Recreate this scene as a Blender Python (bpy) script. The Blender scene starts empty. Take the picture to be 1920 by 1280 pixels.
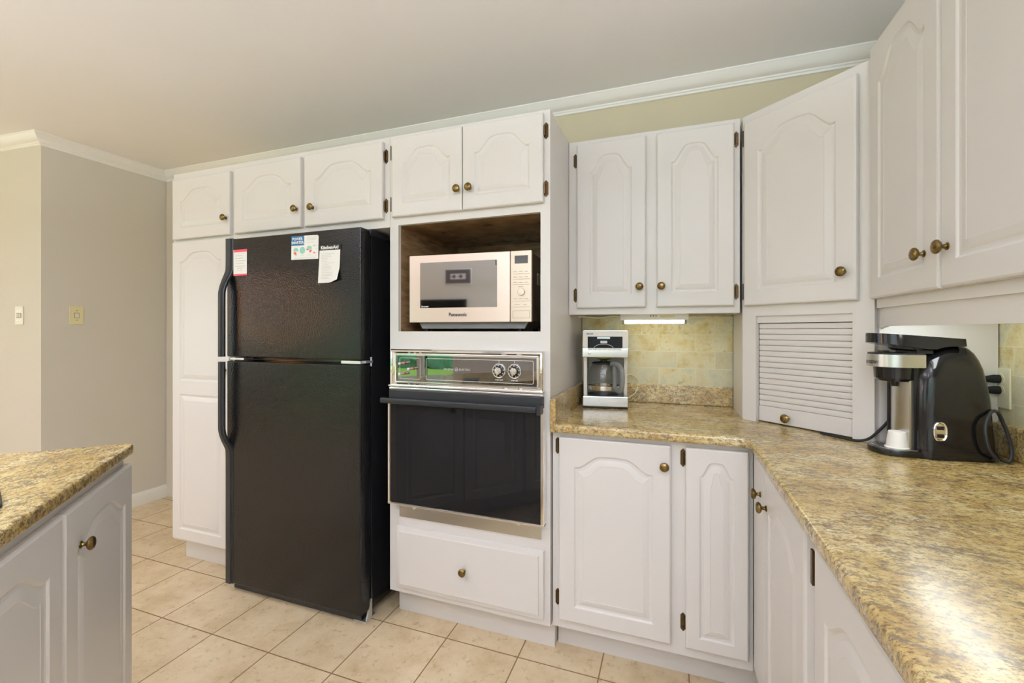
import bpy, bmesh, math, random
from math import pi, sin, cos, radians as R
from mathutils import Vector, Matrix

random.seed(7)
C = bpy.context.scene.collection
sc = bpy.context.scene

# ------------------------------------------------------------------ camera, world, light, exposure
YAW = math.atan2(300, 830)
cam_d = bpy.data.cameras.new('camera')
cam = bpy.data.objects.new('camera', cam_d)
C.objects.link(cam)
cam.location = (0, 0, 1.25)
cam.rotation_euler = (pi / 2, 0, YAW)
cam_d.sensor_fit = 'HORIZONTAL'
cam_d.sensor_width = 36
cam_d.lens = 830 / 1920 * 36
cam_d.shift_y = -21 / 1920
cam_d.clip_start = 0.02
sc.camera = cam

sc.view_settings.view_transform = 'Standard'
sc.view_settings.look = 'None'
sc.view_settings.exposure = -0.17
sc.view_settings.gamma = 1
sc.view_settings.use_curve_mapping = False
sc.cycles.use_denoising = True
sc.cycles.max_bounces = 10
sc.cycles.diffuse_bounces = 6
sc.cycles.glossy_bounces = 5
sc.cycles.transmission_bounces = 8
sc.cycles.transparent_max_bounces = 10
sc.cycles.sample_clamp_indirect = 6

W = bpy.data.worlds.new('daylight_sky')
sc.world = W
W.use_nodes = True
W.node_tree.nodes['Background'].inputs[0].default_value = (0.80, 0.87, 1.0, 1)
W.node_tree.nodes['Background'].inputs[1].default_value = 2.9

sun_d = bpy.data.lights.new('sun', 'SUN')
sun_d.energy = 17.0
sun_d.angle = R(1)
sun = bpy.data.objects.new('sun', sun_d)
sun.rotation_euler = (R(50), 0, R(165))
sun.location = (0, 6, 8)
C.objects.link(sun)


def area(name, loc, rot, sx, sy, power, col):
    d = bpy.data.lights.new(name, 'AREA')
    d.shape = 'RECTANGLE'
    d.size, d.size_y = sx, sy
    d.energy = power
    d.color = col
    o = bpy.data.objects.new(name, d)
    o.location = loc
    o.rotation_euler = rot
    C.objects.link(o)
    return o


YB = -2.8                      # wall behind the camera
XL = -6.3                      # far end of the dining side
# fill lights added at two unseen windows, behind the camera and dining side
area('fill_wide_window', (-0.5, YB - 0.16, 1.5), (R(90), 0, 0), 2.1, 1.2, 12, (0.88, 0.91, 1.0))
area('fill_dining_window', (XL - 0.16, -0.6, 1.45), (R(90), 0, R(-90)), 2.2, 1.5, 1.5, (0.88, 0.91, 1.0))
FILL_GLOBE = 10.0                    # emission of the unseen globe added as general fill
FILL_UP = 124.0                 # unseen uplighters added to brighten the ceiling, watts
FILL_DOWN = 5.0                    # unseen ceiling lights added to brighten the floor, watts each
TUBE = 22.0                    # tubes under the wall cabinets

# ------------------------------------------------------------------ materials


def lin(r, g, b):
    f = lambda c: ((c / 255 + 0.055) / 1.055) ** 2.4 if c > 10 else c / 255 / 12.92
    return (f(r), f(g), f(b), 1)


class NT:
    def __init__(s, name):
        s.m = bpy.data.materials.new(name)
        s.m.use_nodes = True
        s.n = s.m.node_tree.nodes
        s.l = s.m.node_tree.links
        s.b = s.n['Principled BSDF']

    def new(s, t, **k):
        n = s.n.new(t)
        for a, v in k.items():
            setattr(n, a, v)
        return n

    def link(s, a, b):
        s.l.new(a, b)

    def coord(s, scale=(1, 1, 1), loc=(0, 0, 0), rot=(0, 0, 0)):
        t = s.new('ShaderNodeTexCoord')
        m = s.new('ShaderNodeMapping')
        m.inputs['Scale'].default_value = scale
        m.inputs['Location'].default_value = loc
        m.inputs['Rotation'].default_value = rot
        s.link(t.outputs['Object'], m.inputs[0])
        return m.outputs[0]

    def noise(s, vec, scale, detail=3, rough=0.55):
        n = s.new('ShaderNodeTexNoise')
        n.inputs['Scale'].default_value = scale
        n.inputs['Detail'].default_value = detail
        n.inputs['Roughness'].default_value = rough
        s.link(vec, n.inputs['Vector'])
        return n.outputs['Fac']

    def ramp(s, fac, stops):
        r = s.new('ShaderNodeValToRGB')
        e = r.color_ramp.elements
        while len(e) < len(stops):
            e.new(0.5)
        for x, (p, c) in zip(e, stops):
            x.position = p
            x.color = c if len(c) == 4 else (*c, 1)
        s.link(fac, r.inputs[0])
        return r.outputs[0]

    def mix(s, fac, a, b):
        m = s.new('ShaderNodeMix', data_type='RGBA')
        for i, v in ((0, fac), (6, a), (7, b)):
            if hasattr(v, 'node'):
                s.link(v, m.inputs[i])
            else:
                m.inputs[i].default_value = v
        return m.outputs[2]

    def bump(s, h, strength, dist=0.001):
        b = s.new('ShaderNodeBump')
        b.inputs['Strength'].default_value = strength
        b.inputs['Distance'].default_value = dist
        s.link(h, b.inputs['Height'])
        s.link(b.outputs[0], s.b.inputs['Normal'])

    def set(s, **k):
        names = dict(col='Base Color', rough='Roughness', metal='Metallic', spec='Specular IOR Level', coat='Coat Weight',
                     coatr='Coat Roughness', alpha='Alpha', trans='Transmission Weight', ior='IOR', em='Emission Color', ems='Emission Strength')
        for a, v in k.items():
            i = s.b.inputs[names[a]]
            if hasattr(v, 'node'):
                s.link(v, i)
            else:
                i.default_value = v
        return s


def simple(name, col, rough=0.5, metal=0, **k):
    return NT(name).set(col=col, rough=rough, metal=metal, **k).m


def painted(name, col, rough, bump=0.04, scale=90):
    t = NT(name)
    v = t.coord()
    n = t.noise(v, scale, 2)
    c = t.mix(t.noise(v, 1.3, 2), col, tuple(x * 0.965 for x in col[:3]) + (1,))
    t.set(col=c, rough=rough)
    t.bump(n, bump, 0.002)
    return t.m


M = {}
M['white'] = painted('white_cabinet_paint', lin(222, 218, 214), 0.33, 0.03, 60)
M['grain'] = None
t = NT('white_paint_over_wood_grain')
v = t.coord((1, 0.05, 1))
n = t.noise(v, 160, 4, 0.7)
t.set(col=lin(224, 220, 216), rough=0.35)
t.bump(n, 0.35, 0.002)
M['grain'] = t.m
M['wall'] = painted('beige_wall_paint', lin(214, 208, 196), 0.6, 0.08, 140)
M['offwhite'] = painted('off_white_wall_paint', lin(226, 223, 218), 0.6, 0.08, 140)
M['wall_yellow_lit'] = painted('beige_wall_paint_yellow_lit', lin(205, 195, 165), 0.6, 0.08, 140)  # same beige wall, the light's yellow cast put into its colour
M['ceil'] = painted('ceiling_paint', lin(247, 246, 248), 0.75, 0.06, 120)
M['trim'] = simple('white_trim_paint', lin(240, 238, 232), 0.35)
M['casing'] = painted('beige_casing_paint', lin(212, 204, 188), 0.5)

# stone-look floor tile, 12 inch grid
t = NT('beige_floor_tile')
tc = t.coord((1, 1, 1), (0.861, -1.60, 0))
br = t.new('ShaderNodeTexBrick', offset=0.0, squash=1.0)
t.link(tc, br.inputs['Vector'])
for k_, v_ in {'Scale': 1.0, 'Mortar Size': 0.0026, 'Mortar Smooth': 0.15, 'Bias': 0.0, 'Brick Width': 0.3062, 'Row Height': 0.3062}.items():
    br.inputs[k_].default_value = v_
br.inputs['Color1'].default_value = (0.35, 0.35, 0.35, 1)
br.inputs['Color2'].default_value = (0.65, 0.65, 0.65, 1)
v = t.coord()
n1 = t.noise(v, 7, 6, 0.65)
n2 = t.noise(v, 26, 6, 0.75)
n3 = t.noise(v, 70, 3, 0.6)
c = t.ramp(n1, [(0.3, lin(196, 172, 134)), (0.5, lin(214, 193, 158)), (0.7, lin(224, 206, 174))])
c = t.mix(t.ramp(n2, [(0.32, (1, 1, 1)), (0.45, (0, 0, 0))]), c, lin(178, 150, 110))
c = t.mix(t.ramp(n3, [(0.64, (0, 0, 0)), (0.8, (0.6, 0.6, 0.6))]), c, lin(232, 216, 186))
hs = t.new('ShaderNodeHueSaturation')
mp = t.new('ShaderNodeMapRange')
mp.inputs[3].default_value = 0.9
mp.inputs[4].default_value = 1.08
t.link(br.outputs['Color'], mp.inputs[0])
t.link(mp.outputs[0], hs.inputs['Value'])
t.link(c, hs.inputs['Color'])
c = t.mix(br.outputs['Fac'], hs.outputs[0], lin(128, 102, 72))
t.set(col=c, rough=t.ramp(br.outputs['Fac'], [(0, (0.34,) * 3), (1, (0.8,) * 3)]))
hh = t.new('ShaderNodeMath', operation='MULTIPLY_ADD')
t.link(br.outputs['Fac'], hh.inputs[0])
hh.inputs[1].default_value = -1.5
t.link(n2, hh.inputs[2])
t.bump(hh.outputs[0], 0.25, 0.002)
M['floor'] = t.m


def stone_tile(name, horiz, off):
    t = NT(name)
    tcn = t.new('ShaderNodeTexCoord')
    sp = t.new('ShaderNodeSeparateXYZ')
    cb = t.new('ShaderNodeCombineXYZ')
    t.link(tcn.outputs['Object'], sp.inputs[0])
    t.link(sp.outputs[horiz], cb.inputs[0])
    t.link(sp.outputs[2], cb.inputs[1])
    mp = t.new('ShaderNodeMapping')
    mp.inputs['Location'].default_value = off
    t.link(cb.outputs[0], mp.inputs[0])
    br = t.new('ShaderNodeTexBrick', offset=0.5)
    t.link(mp.outputs[0], br.inputs['Vector'])
    for k_, v_ in {'Scale': 1.0, 'Mortar Size': 0.0011, 'Mortar Smooth': 0.2, 'Brick Width': 0.165, 'Row Height': 0.0795}.items():
        br.inputs[k_].default_value = v_
    br.inputs['Color1'].default_value = (0, 0, 0, 1)
    br.inputs['Color2'].default_value = (1, 1, 1, 1)
    v = t.coord()
    # shift the veining from tile to tile
    add = t.new('ShaderNodeVectorMath', operation='ADD')
    sc_ = t.new('ShaderNodeVectorMath', operation='SCALE')
    sc_.inputs['Scale'].default_value = 3.0
    t.link(br.outputs['Color'], sc_.inputs[0])
    t.link(sc_.outputs[0], add.inputs[0])
    t.link(v, add.inputs[1])
    w = add.outputs[0]
    n1 = t.noise(w, 11, 6, 0.65)
    n2 = t.noise(w, 34, 6, 0.75)
    c = t.ramp(n1, [(0.30, lin(168, 142, 86)), (0.42, lin(204, 186, 130)), (0.54, lin(214, 206, 168)), (0.68, lin(186, 186, 166))])
    c = t.mix(t.ramp(n2, [(0.30, (0.75,) * 3), (0.42, (0, 0, 0))]), c, lin(150, 128, 84))
    mr = t.new('ShaderNodeMapRange')
    mr.inputs[1].default_value = 0.45
    mr.inputs[2].default_value = 1.0
    mr.inputs[4].default_value = 0.6
    t.link(br.outputs['Color'], mr.inputs[0])
    c = t.mix(mr.outputs[0], c, lin(190, 186, 160))
    c = t.mix(t.ramp(n2, [(0.30, (0.6,) * 3), (0.40, (0, 0, 0))]), c, lin(140, 124, 88))
    c = t.mix(br.outputs['Fac'], c, lin(222, 214, 184))
    t.set(col=c, rough=0.45)
    t.bump(t.mix(br.outputs['Fac'], n2, (0, 0, 0, 1)), 0.25, 0.002)
    return t.m


M['tileB'] = stone_tile('stone_wall_tile_back', 0, (0.06, -1.229, 0))
M['tileR'] = stone_tile('stone_wall_tile_right', 1, (-1.61, -1.205, 0))


def laminate(name, rot):
    t = NT(name)
    st = (0.72, 1.2, 1)
    v = t.coord(st, (0, 0, 0), (0, 0, rot))
    n0 = t.noise(v, 7, 5, 0.65)
    n1 = t.noise(v, 74, 5, 0.72)
    n2 = t.noise(v, 190, 4, 0.72)
    n3 = t.noise(t.coord(st, (3, 7, 1), (0, 0, rot)), 95, 6, 0.74)
    n4 = t.noise(t.coord(st, (9, 2, 5), (0, 0, rot)), 24, 6, 0.72)
    n5 = t.noise(t.coord(st, (1, 4, 8), (0, 0, rot)), 11, 4, 0.6)
    c = t.ramp(n0, [(0.32, lin(176, 148, 88)), (0.5, lin(206, 182, 122)), (0.68, lin(222, 207, 162))])
    c = t.mix(t.ramp(n4, [(0.46, (0, 0, 0)), (0.64, (0.7,) * 3)]), c, lin(168, 132, 72))
    c = t.mix(t.ramp(n1, [(0.50, (0, 0, 0)), (0.62, (0.8,) * 3)]), c, lin(124, 92, 50))
    # dark flecks gather in drifts
    ad = t.new('ShaderNodeMath', operation='MULTIPLY_ADD')
    t.link(n5, ad.inputs[0])
    ad.inputs[1].default_value = 0.35
    t.link(n3, ad.inputs[2])
    c = t.mix(t.ramp(ad.outputs[0], [(0.69, (0, 0, 0)), (0.77, (0.8,) * 3)]), c, lin(106, 92, 76))
    c = t.mix(t.ramp(n2, [(0.535, (0, 0, 0)), (0.615, (0.78,) * 3)]), c, lin(82, 60, 38))
    t.set(col=c, rough=0.22, spec=0.85)
    t.bump(t.noise(v, 260, 2), 0.035, 0.001)
    return t.m


M['lam'] = laminate('granite_print_laminate', 0.0)
M['lamI'] = laminate('granite_print_laminate_island', R(45))
M['brass'] = NT('antique_brass').m
t = NT('antique_brass_worn')
n = t.noise(t.coord(), 90, 3)
t.set(col=t.ramp(n, [(0.35, lin(96, 78, 44)), (0.7, lin(152, 128, 80))]), rough=0.32, metal=1.0)
M['brass'] = t.m
M['bronze'] = simple('dark_bronze', lin(84, 66, 42), 0.38, 0.9)
# pebbled black fridge skin
t = NT('black_pebbled_enamel')
v = t.coord()
vo = t.new('ShaderNodeTexVoronoi')
vo.inputs['Scale'].default_value = 170
t.link(v, vo.inputs['Vector'])
t.set(col=(0.007, 0.0068, 0.0066, 1), rough=0.17, ior=1.42)
t.bump(vo.outputs['Distance'], 0.5, 0.001)
M['fridge'] = t.m
M['blackgloss'] = simple('black_gloss_plastic', (0.008, 0.008, 0.009, 1), 0.12)
M['blacksatin'] = simple('black_satin_plastic', (0.016, 0.017, 0.019, 1), 0.38)
M['blackmatt'] = simple('black_matt', (0.01, 0.01, 0.01, 1), 0.7)
M['screen'] = simple('dark_screen', (0.01, 0.01, 0.012, 1), 0.35, spec=0.15)
M['midgrey'] = simple('pale_grey_plastic', lin(206, 206, 200), 0.4)
M['gasket'] = simple('dark_rubber', (0.012, 0.012, 0.012, 1), 0.8)
M['chrome'] = simple('chrome', (0.86, 0.85, 0.84, 1), 0.08, 1.0)
M['steel'] = simple('brushed_steel', (0.66, 0.655, 0.64, 1), 0.27, 1.0)
M['zinc'] = simple('zinc_plate', (0.72, 0.73, 0.76, 1), 0.35, 0.9)
M['champagne'] = simple('champagne_metal', lin(238, 216, 204), 0.30, 0.6)
M['panelcream'] = simple('champagne_panel', lin(226, 208, 190), 0.35, 0.5)
M['ovenglass'] = simple('dark_oven_glass', (0.008, 0.008, 0.009, 1), 0.03, spec=0.4)
M['panelglass'] = simple('black_glass_panel', (0.010, 0.009, 0.009, 1), 0.015, ior=2.6)
t = NT('dark_mirror_window')
t.set(col=(0.40, 0.39, 0.38, 1), rough=0.03, metal=1.0)
M['mirror'] = t.m
M['innerwin'] = simple('oven_window_grey', (0.0105, 0.0105, 0.0115, 1), 0.03, spec=0.4)
M['ltgrey'] = simple('light_grey_print', lin(214, 214, 212), 0.5)
M['grey'] = simple('grey_plastic', lin(120, 120, 118), 0.4)
M['dkgrey'] = simple('dark_grey_plastic', lin(78, 76, 74), 0.45)
M['orange'] = simple('orange_reflection', lin(226, 96, 40), 0.3)  # orange reflection at the selector rods, put in as colour
M['paper'] = simple('white_paper', lin(240, 239, 236), 0.6)
M['paperprint'] = simple('pale_grey_print', lin(176, 176, 178), 0.7)
M['mint'] = simple('mint_print', lin(150, 206, 192), 0.6)
M['coral'] = simple('coral_print', lin(226, 104, 92), 0.6)
M['blueprint'] = simple('blue_print', lin(44, 110, 156), 0.6)
M['redprint'] = simple('pink_red_print', lin(236, 84, 104), 0.6)
M['inkblack'] = simple('black_print', (0.01, 0.01, 0.01, 1), 0.6)
M['inkwhite'] = simple('white_print', lin(240, 240, 240), 0.6)
M['ivory'] = simple('ivory_plastic', lin(226, 216, 170), 0.35)
M['cream'] = simple('cream_plastic', lin(232, 226, 206), 0.3)
M['outlet'] = simple('almond_plastic', lin(226, 220, 188), 0.4)
M['cupwhite'] = simple('white_cup_plastic', lin(240, 238, 234), 0.4)
M['whiteplastic'] = simple('white_plastic', lin(234, 230, 222), 0.35)
t = NT('brown_veneer')
v = t.coord((1, 1, 6))
n = t.noise(v, 9, 5, 0.6)
t.set(col=t.ramp(n, [(0.3, lin(116, 90, 62)), (0.7, lin(164, 132, 94))]), rough=0.22)
M['veneer'] = t.m
t = NT('clear_glass')
t.set(col=(0.95, 0.97, 0.96, 1), rough=0.02, trans=1.0, ior=1.45)
M['glass'] = t.m
# window pane: mostly clear, slight reflection
t = NT('window_pane_glass')
t.n.remove(t.b)
tr = t.new('ShaderNodeBsdfTransparent')
gl = t.new('ShaderNodeBsdfGlossy')
gl.inputs['Roughness'].default_value = 0.02
mx = t.new('ShaderNodeMixShader')
mx.inputs[0].default_value = 0.07
t.link(tr.outputs[0], mx.inputs[1])
t.link(gl.outputs[0], mx.inputs[2])
t.link(mx.outputs[0], t.n['Material Output'].inputs[0])
M['pane'] = t.m
M['jugglass'] = t.m.copy()
M['jugglass'].name = 'clear_jug_glass'
for n_ in M['jugglass'].node_tree.nodes:
    if n_.type == 'BSDF_TRANSPARENT':
        n_.inputs[0].default_value = (0.93, 0.94, 0.93, 1)


def emit(name, col, s):
    return NT(name).set(col=(0.9, 0.9, 0.9, 1), em=col, ems=s).m


M['tube'] = emit('fluorescent_tube', (0.98, 1.0, 0.86, 1), TUBE)
M['tube2'] = emit('fluorescent_tube_right', (0.93, 1.0, 1.0, 1), 17.0)
M['bowl'] = emit('fill_globe_glow', (0.84, 0.88, 1.0, 1), FILL_GLOBE)  # glow of the added fill globe
M['shadeglow'] = emit('amber_lamp_shade', (1.0, 0.42, 0.12, 1), 46.0)
M['display'] = emit('clock_display', (0.10, 0.42, 0.44, 1), 0.5)
t = NT('lawn_grass')
n = t.noise(t.coord(), 14, 6, 0.7)
t.set(col=t.ramp(n, [(0.3, lin(92, 140, 50)), (0.7, lin(160, 200, 88))]), rough=0.9)
M['lawn'] = t.m
t = NT('hedge_leaf')
n = t.noise(t.coord(), 9, 6, 0.7)
t.set(col=t.ramp(n, [(0.3, lin(30, 80, 66)), (0.7, lin(96, 158, 130))]), rough=0.8)
M['hedge'] = t.m
M['picmat'] = simple('picture_mount_grey', lin(96, 88, 92), 0.6)
M['silverframe'] = simple('silver_frame', (0.75, 0.75, 0.75, 1), 0.3, 1.0)

# ------------------------------------------------------------------ mesh helpers


class MB:
    """collects shapes into one mesh"""

    def __init__(s):
        s.bm = bmesh.new()

    def _faces(s, vs, fs):
        bv = [s.bm.verts.new(v) for v in vs]
        out = []
        for f in fs:
            try:
                out.append(s.bm.faces.new([bv[i] for i in f]))
            except ValueError:
                pass
        return bv, out

    def box(s, x0, x1, y0, y1, z0, z1, bev=0, seg=2):
        x0, x1 = min(x0, x1), max(x0, x1)
        y0, y1 = min(y0, y1), max(y0, y1)
        z0, z1 = min(z0, z1), max(z0, z1)
        vs = [(x, y, z) for x in (x0, x1) for y in (y0, y1) for z in (z0, z1)]
        fs = [(0, 1, 3, 2), (4, 6, 7, 5), (0, 4, 5, 1), (2, 3, 7, 6), (0, 2, 6, 4), (1, 5, 7, 3)]
        bv, bf = s._faces(vs, fs)
        if bev:
            es = list({e for f in bf for e in f.edges})
            bmesh.ops.bevel(s.bm, geom=es, offset=bev, segments=seg, affect='EDGES', profile=0.5)
        return s

    def prism(s, poly, z0, z1, bev=0, seg=2, to=None, only=None):
        """poly in (a,b), extruded z0..z1; to maps (a,b,z) to a point"""
        to = to or (lambda a, b, z: (a, b, z))
        n = len(poly)
        vs = [to(a, b, z0) for a, b in poly] + [to(a, b, z1) for a, b in poly]
        fs = [tuple(range(n))[::-1], tuple(range(n, 2 * n))] + [(i, (i + 1) % n, n + (i + 1) % n, n + i) for i in range(n)]
        bv, bf = s._faces(vs, fs)
        bmesh.ops.recalc_face_normals(s.bm, faces=bf)
        if bev:
            es = list({e for f in bf[:2] for e in f.edges})
            if only:
                es = [e for e in es if only((e.verts[0].co + e.verts[1].co) / 2)]
            bmesh.ops.bevel(s.bm, geom=es, offset=bev, segments=seg, affect='EDGES', profile=0.5)
        return s

    def loft(s, rings, cap=True):
        n = len(rings[0])
        vs = [p for r in rings for p in r]
        fs = []
        for k in range(len(rings) - 1):
            for i in range(n):
                j = (i + 1) % n
                fs.append((k * n + i, k * n + j, (k + 1) * n + j, (k + 1) * n + i))
        if cap:
            fs.append(tuple(range(n))[::-1])
            fs.append(tuple(range((len(rings) - 1) * n, len(rings) * n)))
        bv, bf = s._faces(vs, fs)
        bmesh.ops.recalc_face_normals(s.bm, faces=bf)
        return s

    def lathe(s, prof, mat=None, n=24, closed=False):
        """prof: (r, z) pairs about z; mat places it"""
        mat = mat or Matrix()
        rings = []
        for r, z in prof:
            r = max(r, 1e-5)
            rings.append([mat @ Vector((r * cos(2 * pi * i / n), r * sin(2 * pi * i / n), z)) for i in range(n)])
        if closed:
            rings.append(rings[0])
            return s.loft(rings, cap=False)
        return s.loft(rings)

    def tube(s, pts, r, n=10, cap=True, flat=1.0):
        pts = [Vector(p) for p in pts]
        rings = []
        up = Vector((0, 0, 1))
        prev = None
        for i, p in enumerate(pts):
            d = (pts[min(i + 1, len(pts) - 1)] - pts[max(i - 1, 0)]).normalized()
            a = prev if prev is not None else (up if abs(d.z) < 0.9 else Vector((1, 0, 0)))
            u = (a - d * a.dot(d)).normalized()
            prev = u
            w = d.cross(u)
            rr = r[i] if isinstance(r, (list, tuple)) else r
            rings.append([p + u * rr * cos(2 * pi * k / n) + w * rr * flat * sin(2 * pi * k / n) for k in range(n)])
        return s.loft(rings, cap)


def spline(pts, n=8):
    """Catmull-Rom through pts"""
    P = [Vector(p) for p in pts]
    P = [P[0] * 2 - P[1]] + P + [P[-1] * 2 - P[-2]]
    out = []
    for i in range(1, len(P) - 2):
        for k in range(n):
            t_ = k / n
            a, b, c, d = P[i - 1], P[i], P[i + 1], P[i + 2]
            out.append(0.5 * ((2 * b) + (c - a) * t_ + (2 * a - 5 * b + 4 * c - d) * t_ ** 2 + (-a + 3 * b - 3 * c + d) * t_ ** 3))
    out.append(P[-2])
    return out


def obj(name, mb, mat, parent=None, ang=35, smooth=True):
    bm = mb.bm if isinstance(mb, MB) else mb
    me = bpy.data.meshes.new(name)
    bm.to_mesh(me)
    bm.free()
    if smooth:
        for p in me.polygons:
            p.use_smooth = True
        me.set_sharp_from_angle(angle=R(ang))
    me.materials.append(mat)
    o = bpy.data.objects.new(name, me)
    C.objects.link(o)
    if smooth:
        wn = o.modifiers.new('weighted_normals', 'WEIGHTED_NORMAL')
        wn.keep_sharp = True
    if parent:
        o.parent = parent
    return o


def tag(o, label, cat=None, group=None):
    o['label'] = label
    if cat:
        o['category'] = cat
    if group:
        o['group'] = group
    return o


def thing(name, label, cat, loc=(0, 0, 0), rz=0, group=None):
    o = bpy.data.objects.new(name, None)
    C.objects.link(o)
    o.empty_display_size = 0.05
    o.location = loc
    o.rotation_euler = (0, 0, rz)
    return tag(o, label, cat, group)


def struct(name, mb, mat, parent=None, smooth=True):
    o = obj(name, mb, mat, parent, smooth=smooth)
    o['kind'] = 'structure'
    return o


def lettering(name, body, size, mat, parent, loc, align='CENTER', rz=0, xs=1.0, bold=0.0, flatup=False, italic=0.0):
    """flat lettering standing on a face that looks to local -y"""
    cu = bpy.data.curves.new(name, 'FONT')
    cu.body = body
    cu.size = size
    cu.align_x = align
    cu.align_y = 'CENTER'
    cu.offset = bold
    cu.shear = italic
    cu.resolution_u = 3
    o = bpy.data.objects.new(name, cu)
    C.objects.link(o)
    bpy.context.view_layer.update()
    dg = bpy.context.evaluated_depsgraph_get()
    me = bpy.data.meshes.new_from_object(o.evaluated_get(dg))
    bpy.data.objects.remove(o)
    rot = Matrix.Rotation(rz, 4, 'Z')
    for v_ in me.vertices:
        x, y, _ = v_.co
        v_.co = rot @ Vector((x * xs, 0, y)) + Vector(loc)
    me.materials.clear()
    me.materials.append(mat)
    me.name = name
    o = bpy.data.objects.new(name, me)
    C.objects.link(o)
    o.parent = parent
    return o


# ------------------------------------------------------------------ the room
ZC = 2.43
XR = 0.90
YK = 2.26
XW = -3.585
struct('floor', MB().box(XL - 0.1, XR + 0.1, YB - 0.1, YK + 0.1, -0.1, 0), M['floor'], smooth=False)
struct('ceiling', MB().box(XL - 0.1, XR + 0.1, YB - 0.1, YK + 0.1, ZC, ZC + 0.1), M['ceil'], smooth=False)
struct('wall_back', MB().box(XW - 0.1, XR + 0.1, YK, YK + 0.1, 0, ZC), M['wall_yellow_lit'], smooth=False)
struct('wall_right', MB().box(XR, XR + 0.1, YB - 0.1, YK, 0, ZC), M['offwhite'], smooth=False)
struct('wall_left', MB().box(XW - 0.1, XW, 1.552, YK, 0, ZC), M['wall'], smooth=False)
# wall on the dining side, turned a few degrees
dirw = Vector((-0.9968, -0.080, 0))
nrm = Vector((-0.080, 0.9968, 0))
pc = Vector((XW, 1.548, 0))
q = [pc, pc + dirw * 2.9, pc + dirw * 2.9 + nrm * 0.1, pc + nrm * 0.1]
struct('wall_dining', MB().prism([(p.x, p.y) for p in q], 0, ZC), M['wall'], smooth=False)
# dining-side end wall with a window opening added for light
b = MB()
b.box(XL - 0.1, XL, YB - 0.1, -1.8, 0, ZC).box(XL - 0.1, XL, 0.6, 1.5, 0, ZC)
b.box(XL - 0.1, XL, -1.8, 0.6, 0, 0.65).box(XL - 0.1, XL, -1.8, 0.6, 2.25, ZC)
struct('wall_end', b, M['offwhite'], smooth=False)
# wall behind the camera: glazed door, and a wide window added for flatter light
DX0, DX1 = -5.60, -3.10
WX0, WX1 = -1.60, 0.60
b = MB()
b.box(XL, DX0, YB - 0.1, YB, 0, ZC).box(DX0, DX1, YB - 0.1, YB, 2.1, ZC).box(DX1, WX0, YB - 0.1, YB, 0, ZC)
b.box(WX0, WX1, YB - 0.1, YB, 0, 0.88).box(WX0, WX1, YB - 0.1, YB, 2.12, ZC).box(WX1, XR, YB - 0.1, YB, 0, ZC)
struct('wall_front', b, M['offwhite'], smooth=False)


def glazing(name, along, a0, a1, z0, z1, c0, mull):
    """a frame with panes in an opening along x (or y) at depth c0"""
    f = MB()
    w = 0.05
    mk = (lambda p0, p1, q0, q1: f.box(p0, p1, c0 - 0.04, c0 + 0.02, q0, q1, 0.004)) if along == 'x' else \
         (lambda p0, p1, q0, q1: f.box(c0 - 0.04, c0 + 0.02, p0, p1, q0, q1, 0.004))
    mk(a0, a1, z0, z0 + w)
    mk(a0, a1, z1 - w, z1)
    mk(a0, a0 + w, z0, z1)
    mk(a1 - w, a1, z0, z1)
    for m_ in mull:
        mk(m_ - w / 2, m_ + w / 2, z0, z1)
    fr = struct(name, f, M['trim'])
    p = MB()
    if along == 'x':
        p.box(a0 + w, a1 - w, c0 - 0.012, c0 - 0.008, z0 + w, z1 - w)
    else:
        p.box(c0 - 0.012, c0 - 0.008, a0 + w, a1 - w, z0 + w, z1 - w)
    g = obj('pane', p, M['pane'], fr, smooth=False)
    return fr


glazing('door_1', 'x', DX0, DX1, 0, 2.1, YB - 0.05, [-3.70, -3.76, -4.36])
glazing('fill_window_1', 'x', WX0, WX1, 0.88, 2.12, YB - 0.05, [-0.5])  # unseen window, added to bring in frontal light
glazing('fill_window_2', 'y', -1.8, 0.6, 0.65, 2.25, XL - 0.05, [-0.6])  # unseen window, added to flatten the light from the dining side

# crown moulding profile: (out from wall, down from ceiling)
CROWN = [(0, 0), (0.062, 0), (0.062, 0.006), (0.057, 0.009), (0.052, 0.018), (0.040, 0.032), (0.026, 0.042), (0.017, 0.046),
         (0.016, 0.052), (0.011, 0.055), (0.010, 0.064), (0, 0.066)]


def sweep2(name, prof, pts, mat, zt, sgn=-1):
    """profile swept along wall-foot points; each pt: (x, y, ox, oy) with (ox,oy) the mitred outward offset"""
    rings = []
    for x, y, ox, oy in pts:
        rings.append([(x + ox * a, y + oy * a, zt + sgn * d) for a, d in prof])
    return struct(name, MB().loft(rings), mat)


# outward: room side of each wall
n1 = Vector((1, 0))
n2 = Vector((0.080, -0.9968))
mit = (n1 + n2) / (1 + n1.dot(n2))
sweep2('trim_1', CROWN, [(XW, YK, 1, -1), (XW, 1.548, mit.x, mit.y), (pc.x + dirw.x * 2.6, pc.y + dirw.y * 2.6, n2.x, n2.y)], M['trim'], ZC)
sweep2('trim_2', CROWN, [(XW, YK, 1, -1), (XR, YK, -1, -1), (XR, YB, -1, 0)], M['trim'], ZC)
BASE = [(0, 0), (0.014, 0), (0.014, 0.060), (0.011, 0.068), (0.011, 0.076), (0.006, 0.084), (0.005, 0.092), (0, 0.093)]
sweep2('baseboard_left', BASE, [(XW, YK, 1, -1), (XW, 1.548, mit.x, mit.y), (pc.x + dirw.x * 2.6, pc.y + dirw.y * 2.6, n2.x, n2.y)], M['trim'], 0, 1)
# casing strip in the corner beside the pantry
b = MB()
b.box(XW + 0.004, XW + 0.055, YK - 0.012, YK, 0, ZC - 0.066, 0.003).box(XW + 0.060, XW + 0.085, YK - 0.018, YK, 0, ZC - 0.066, 0.004)
struct('trim_3', b, M['casing'])
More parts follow.
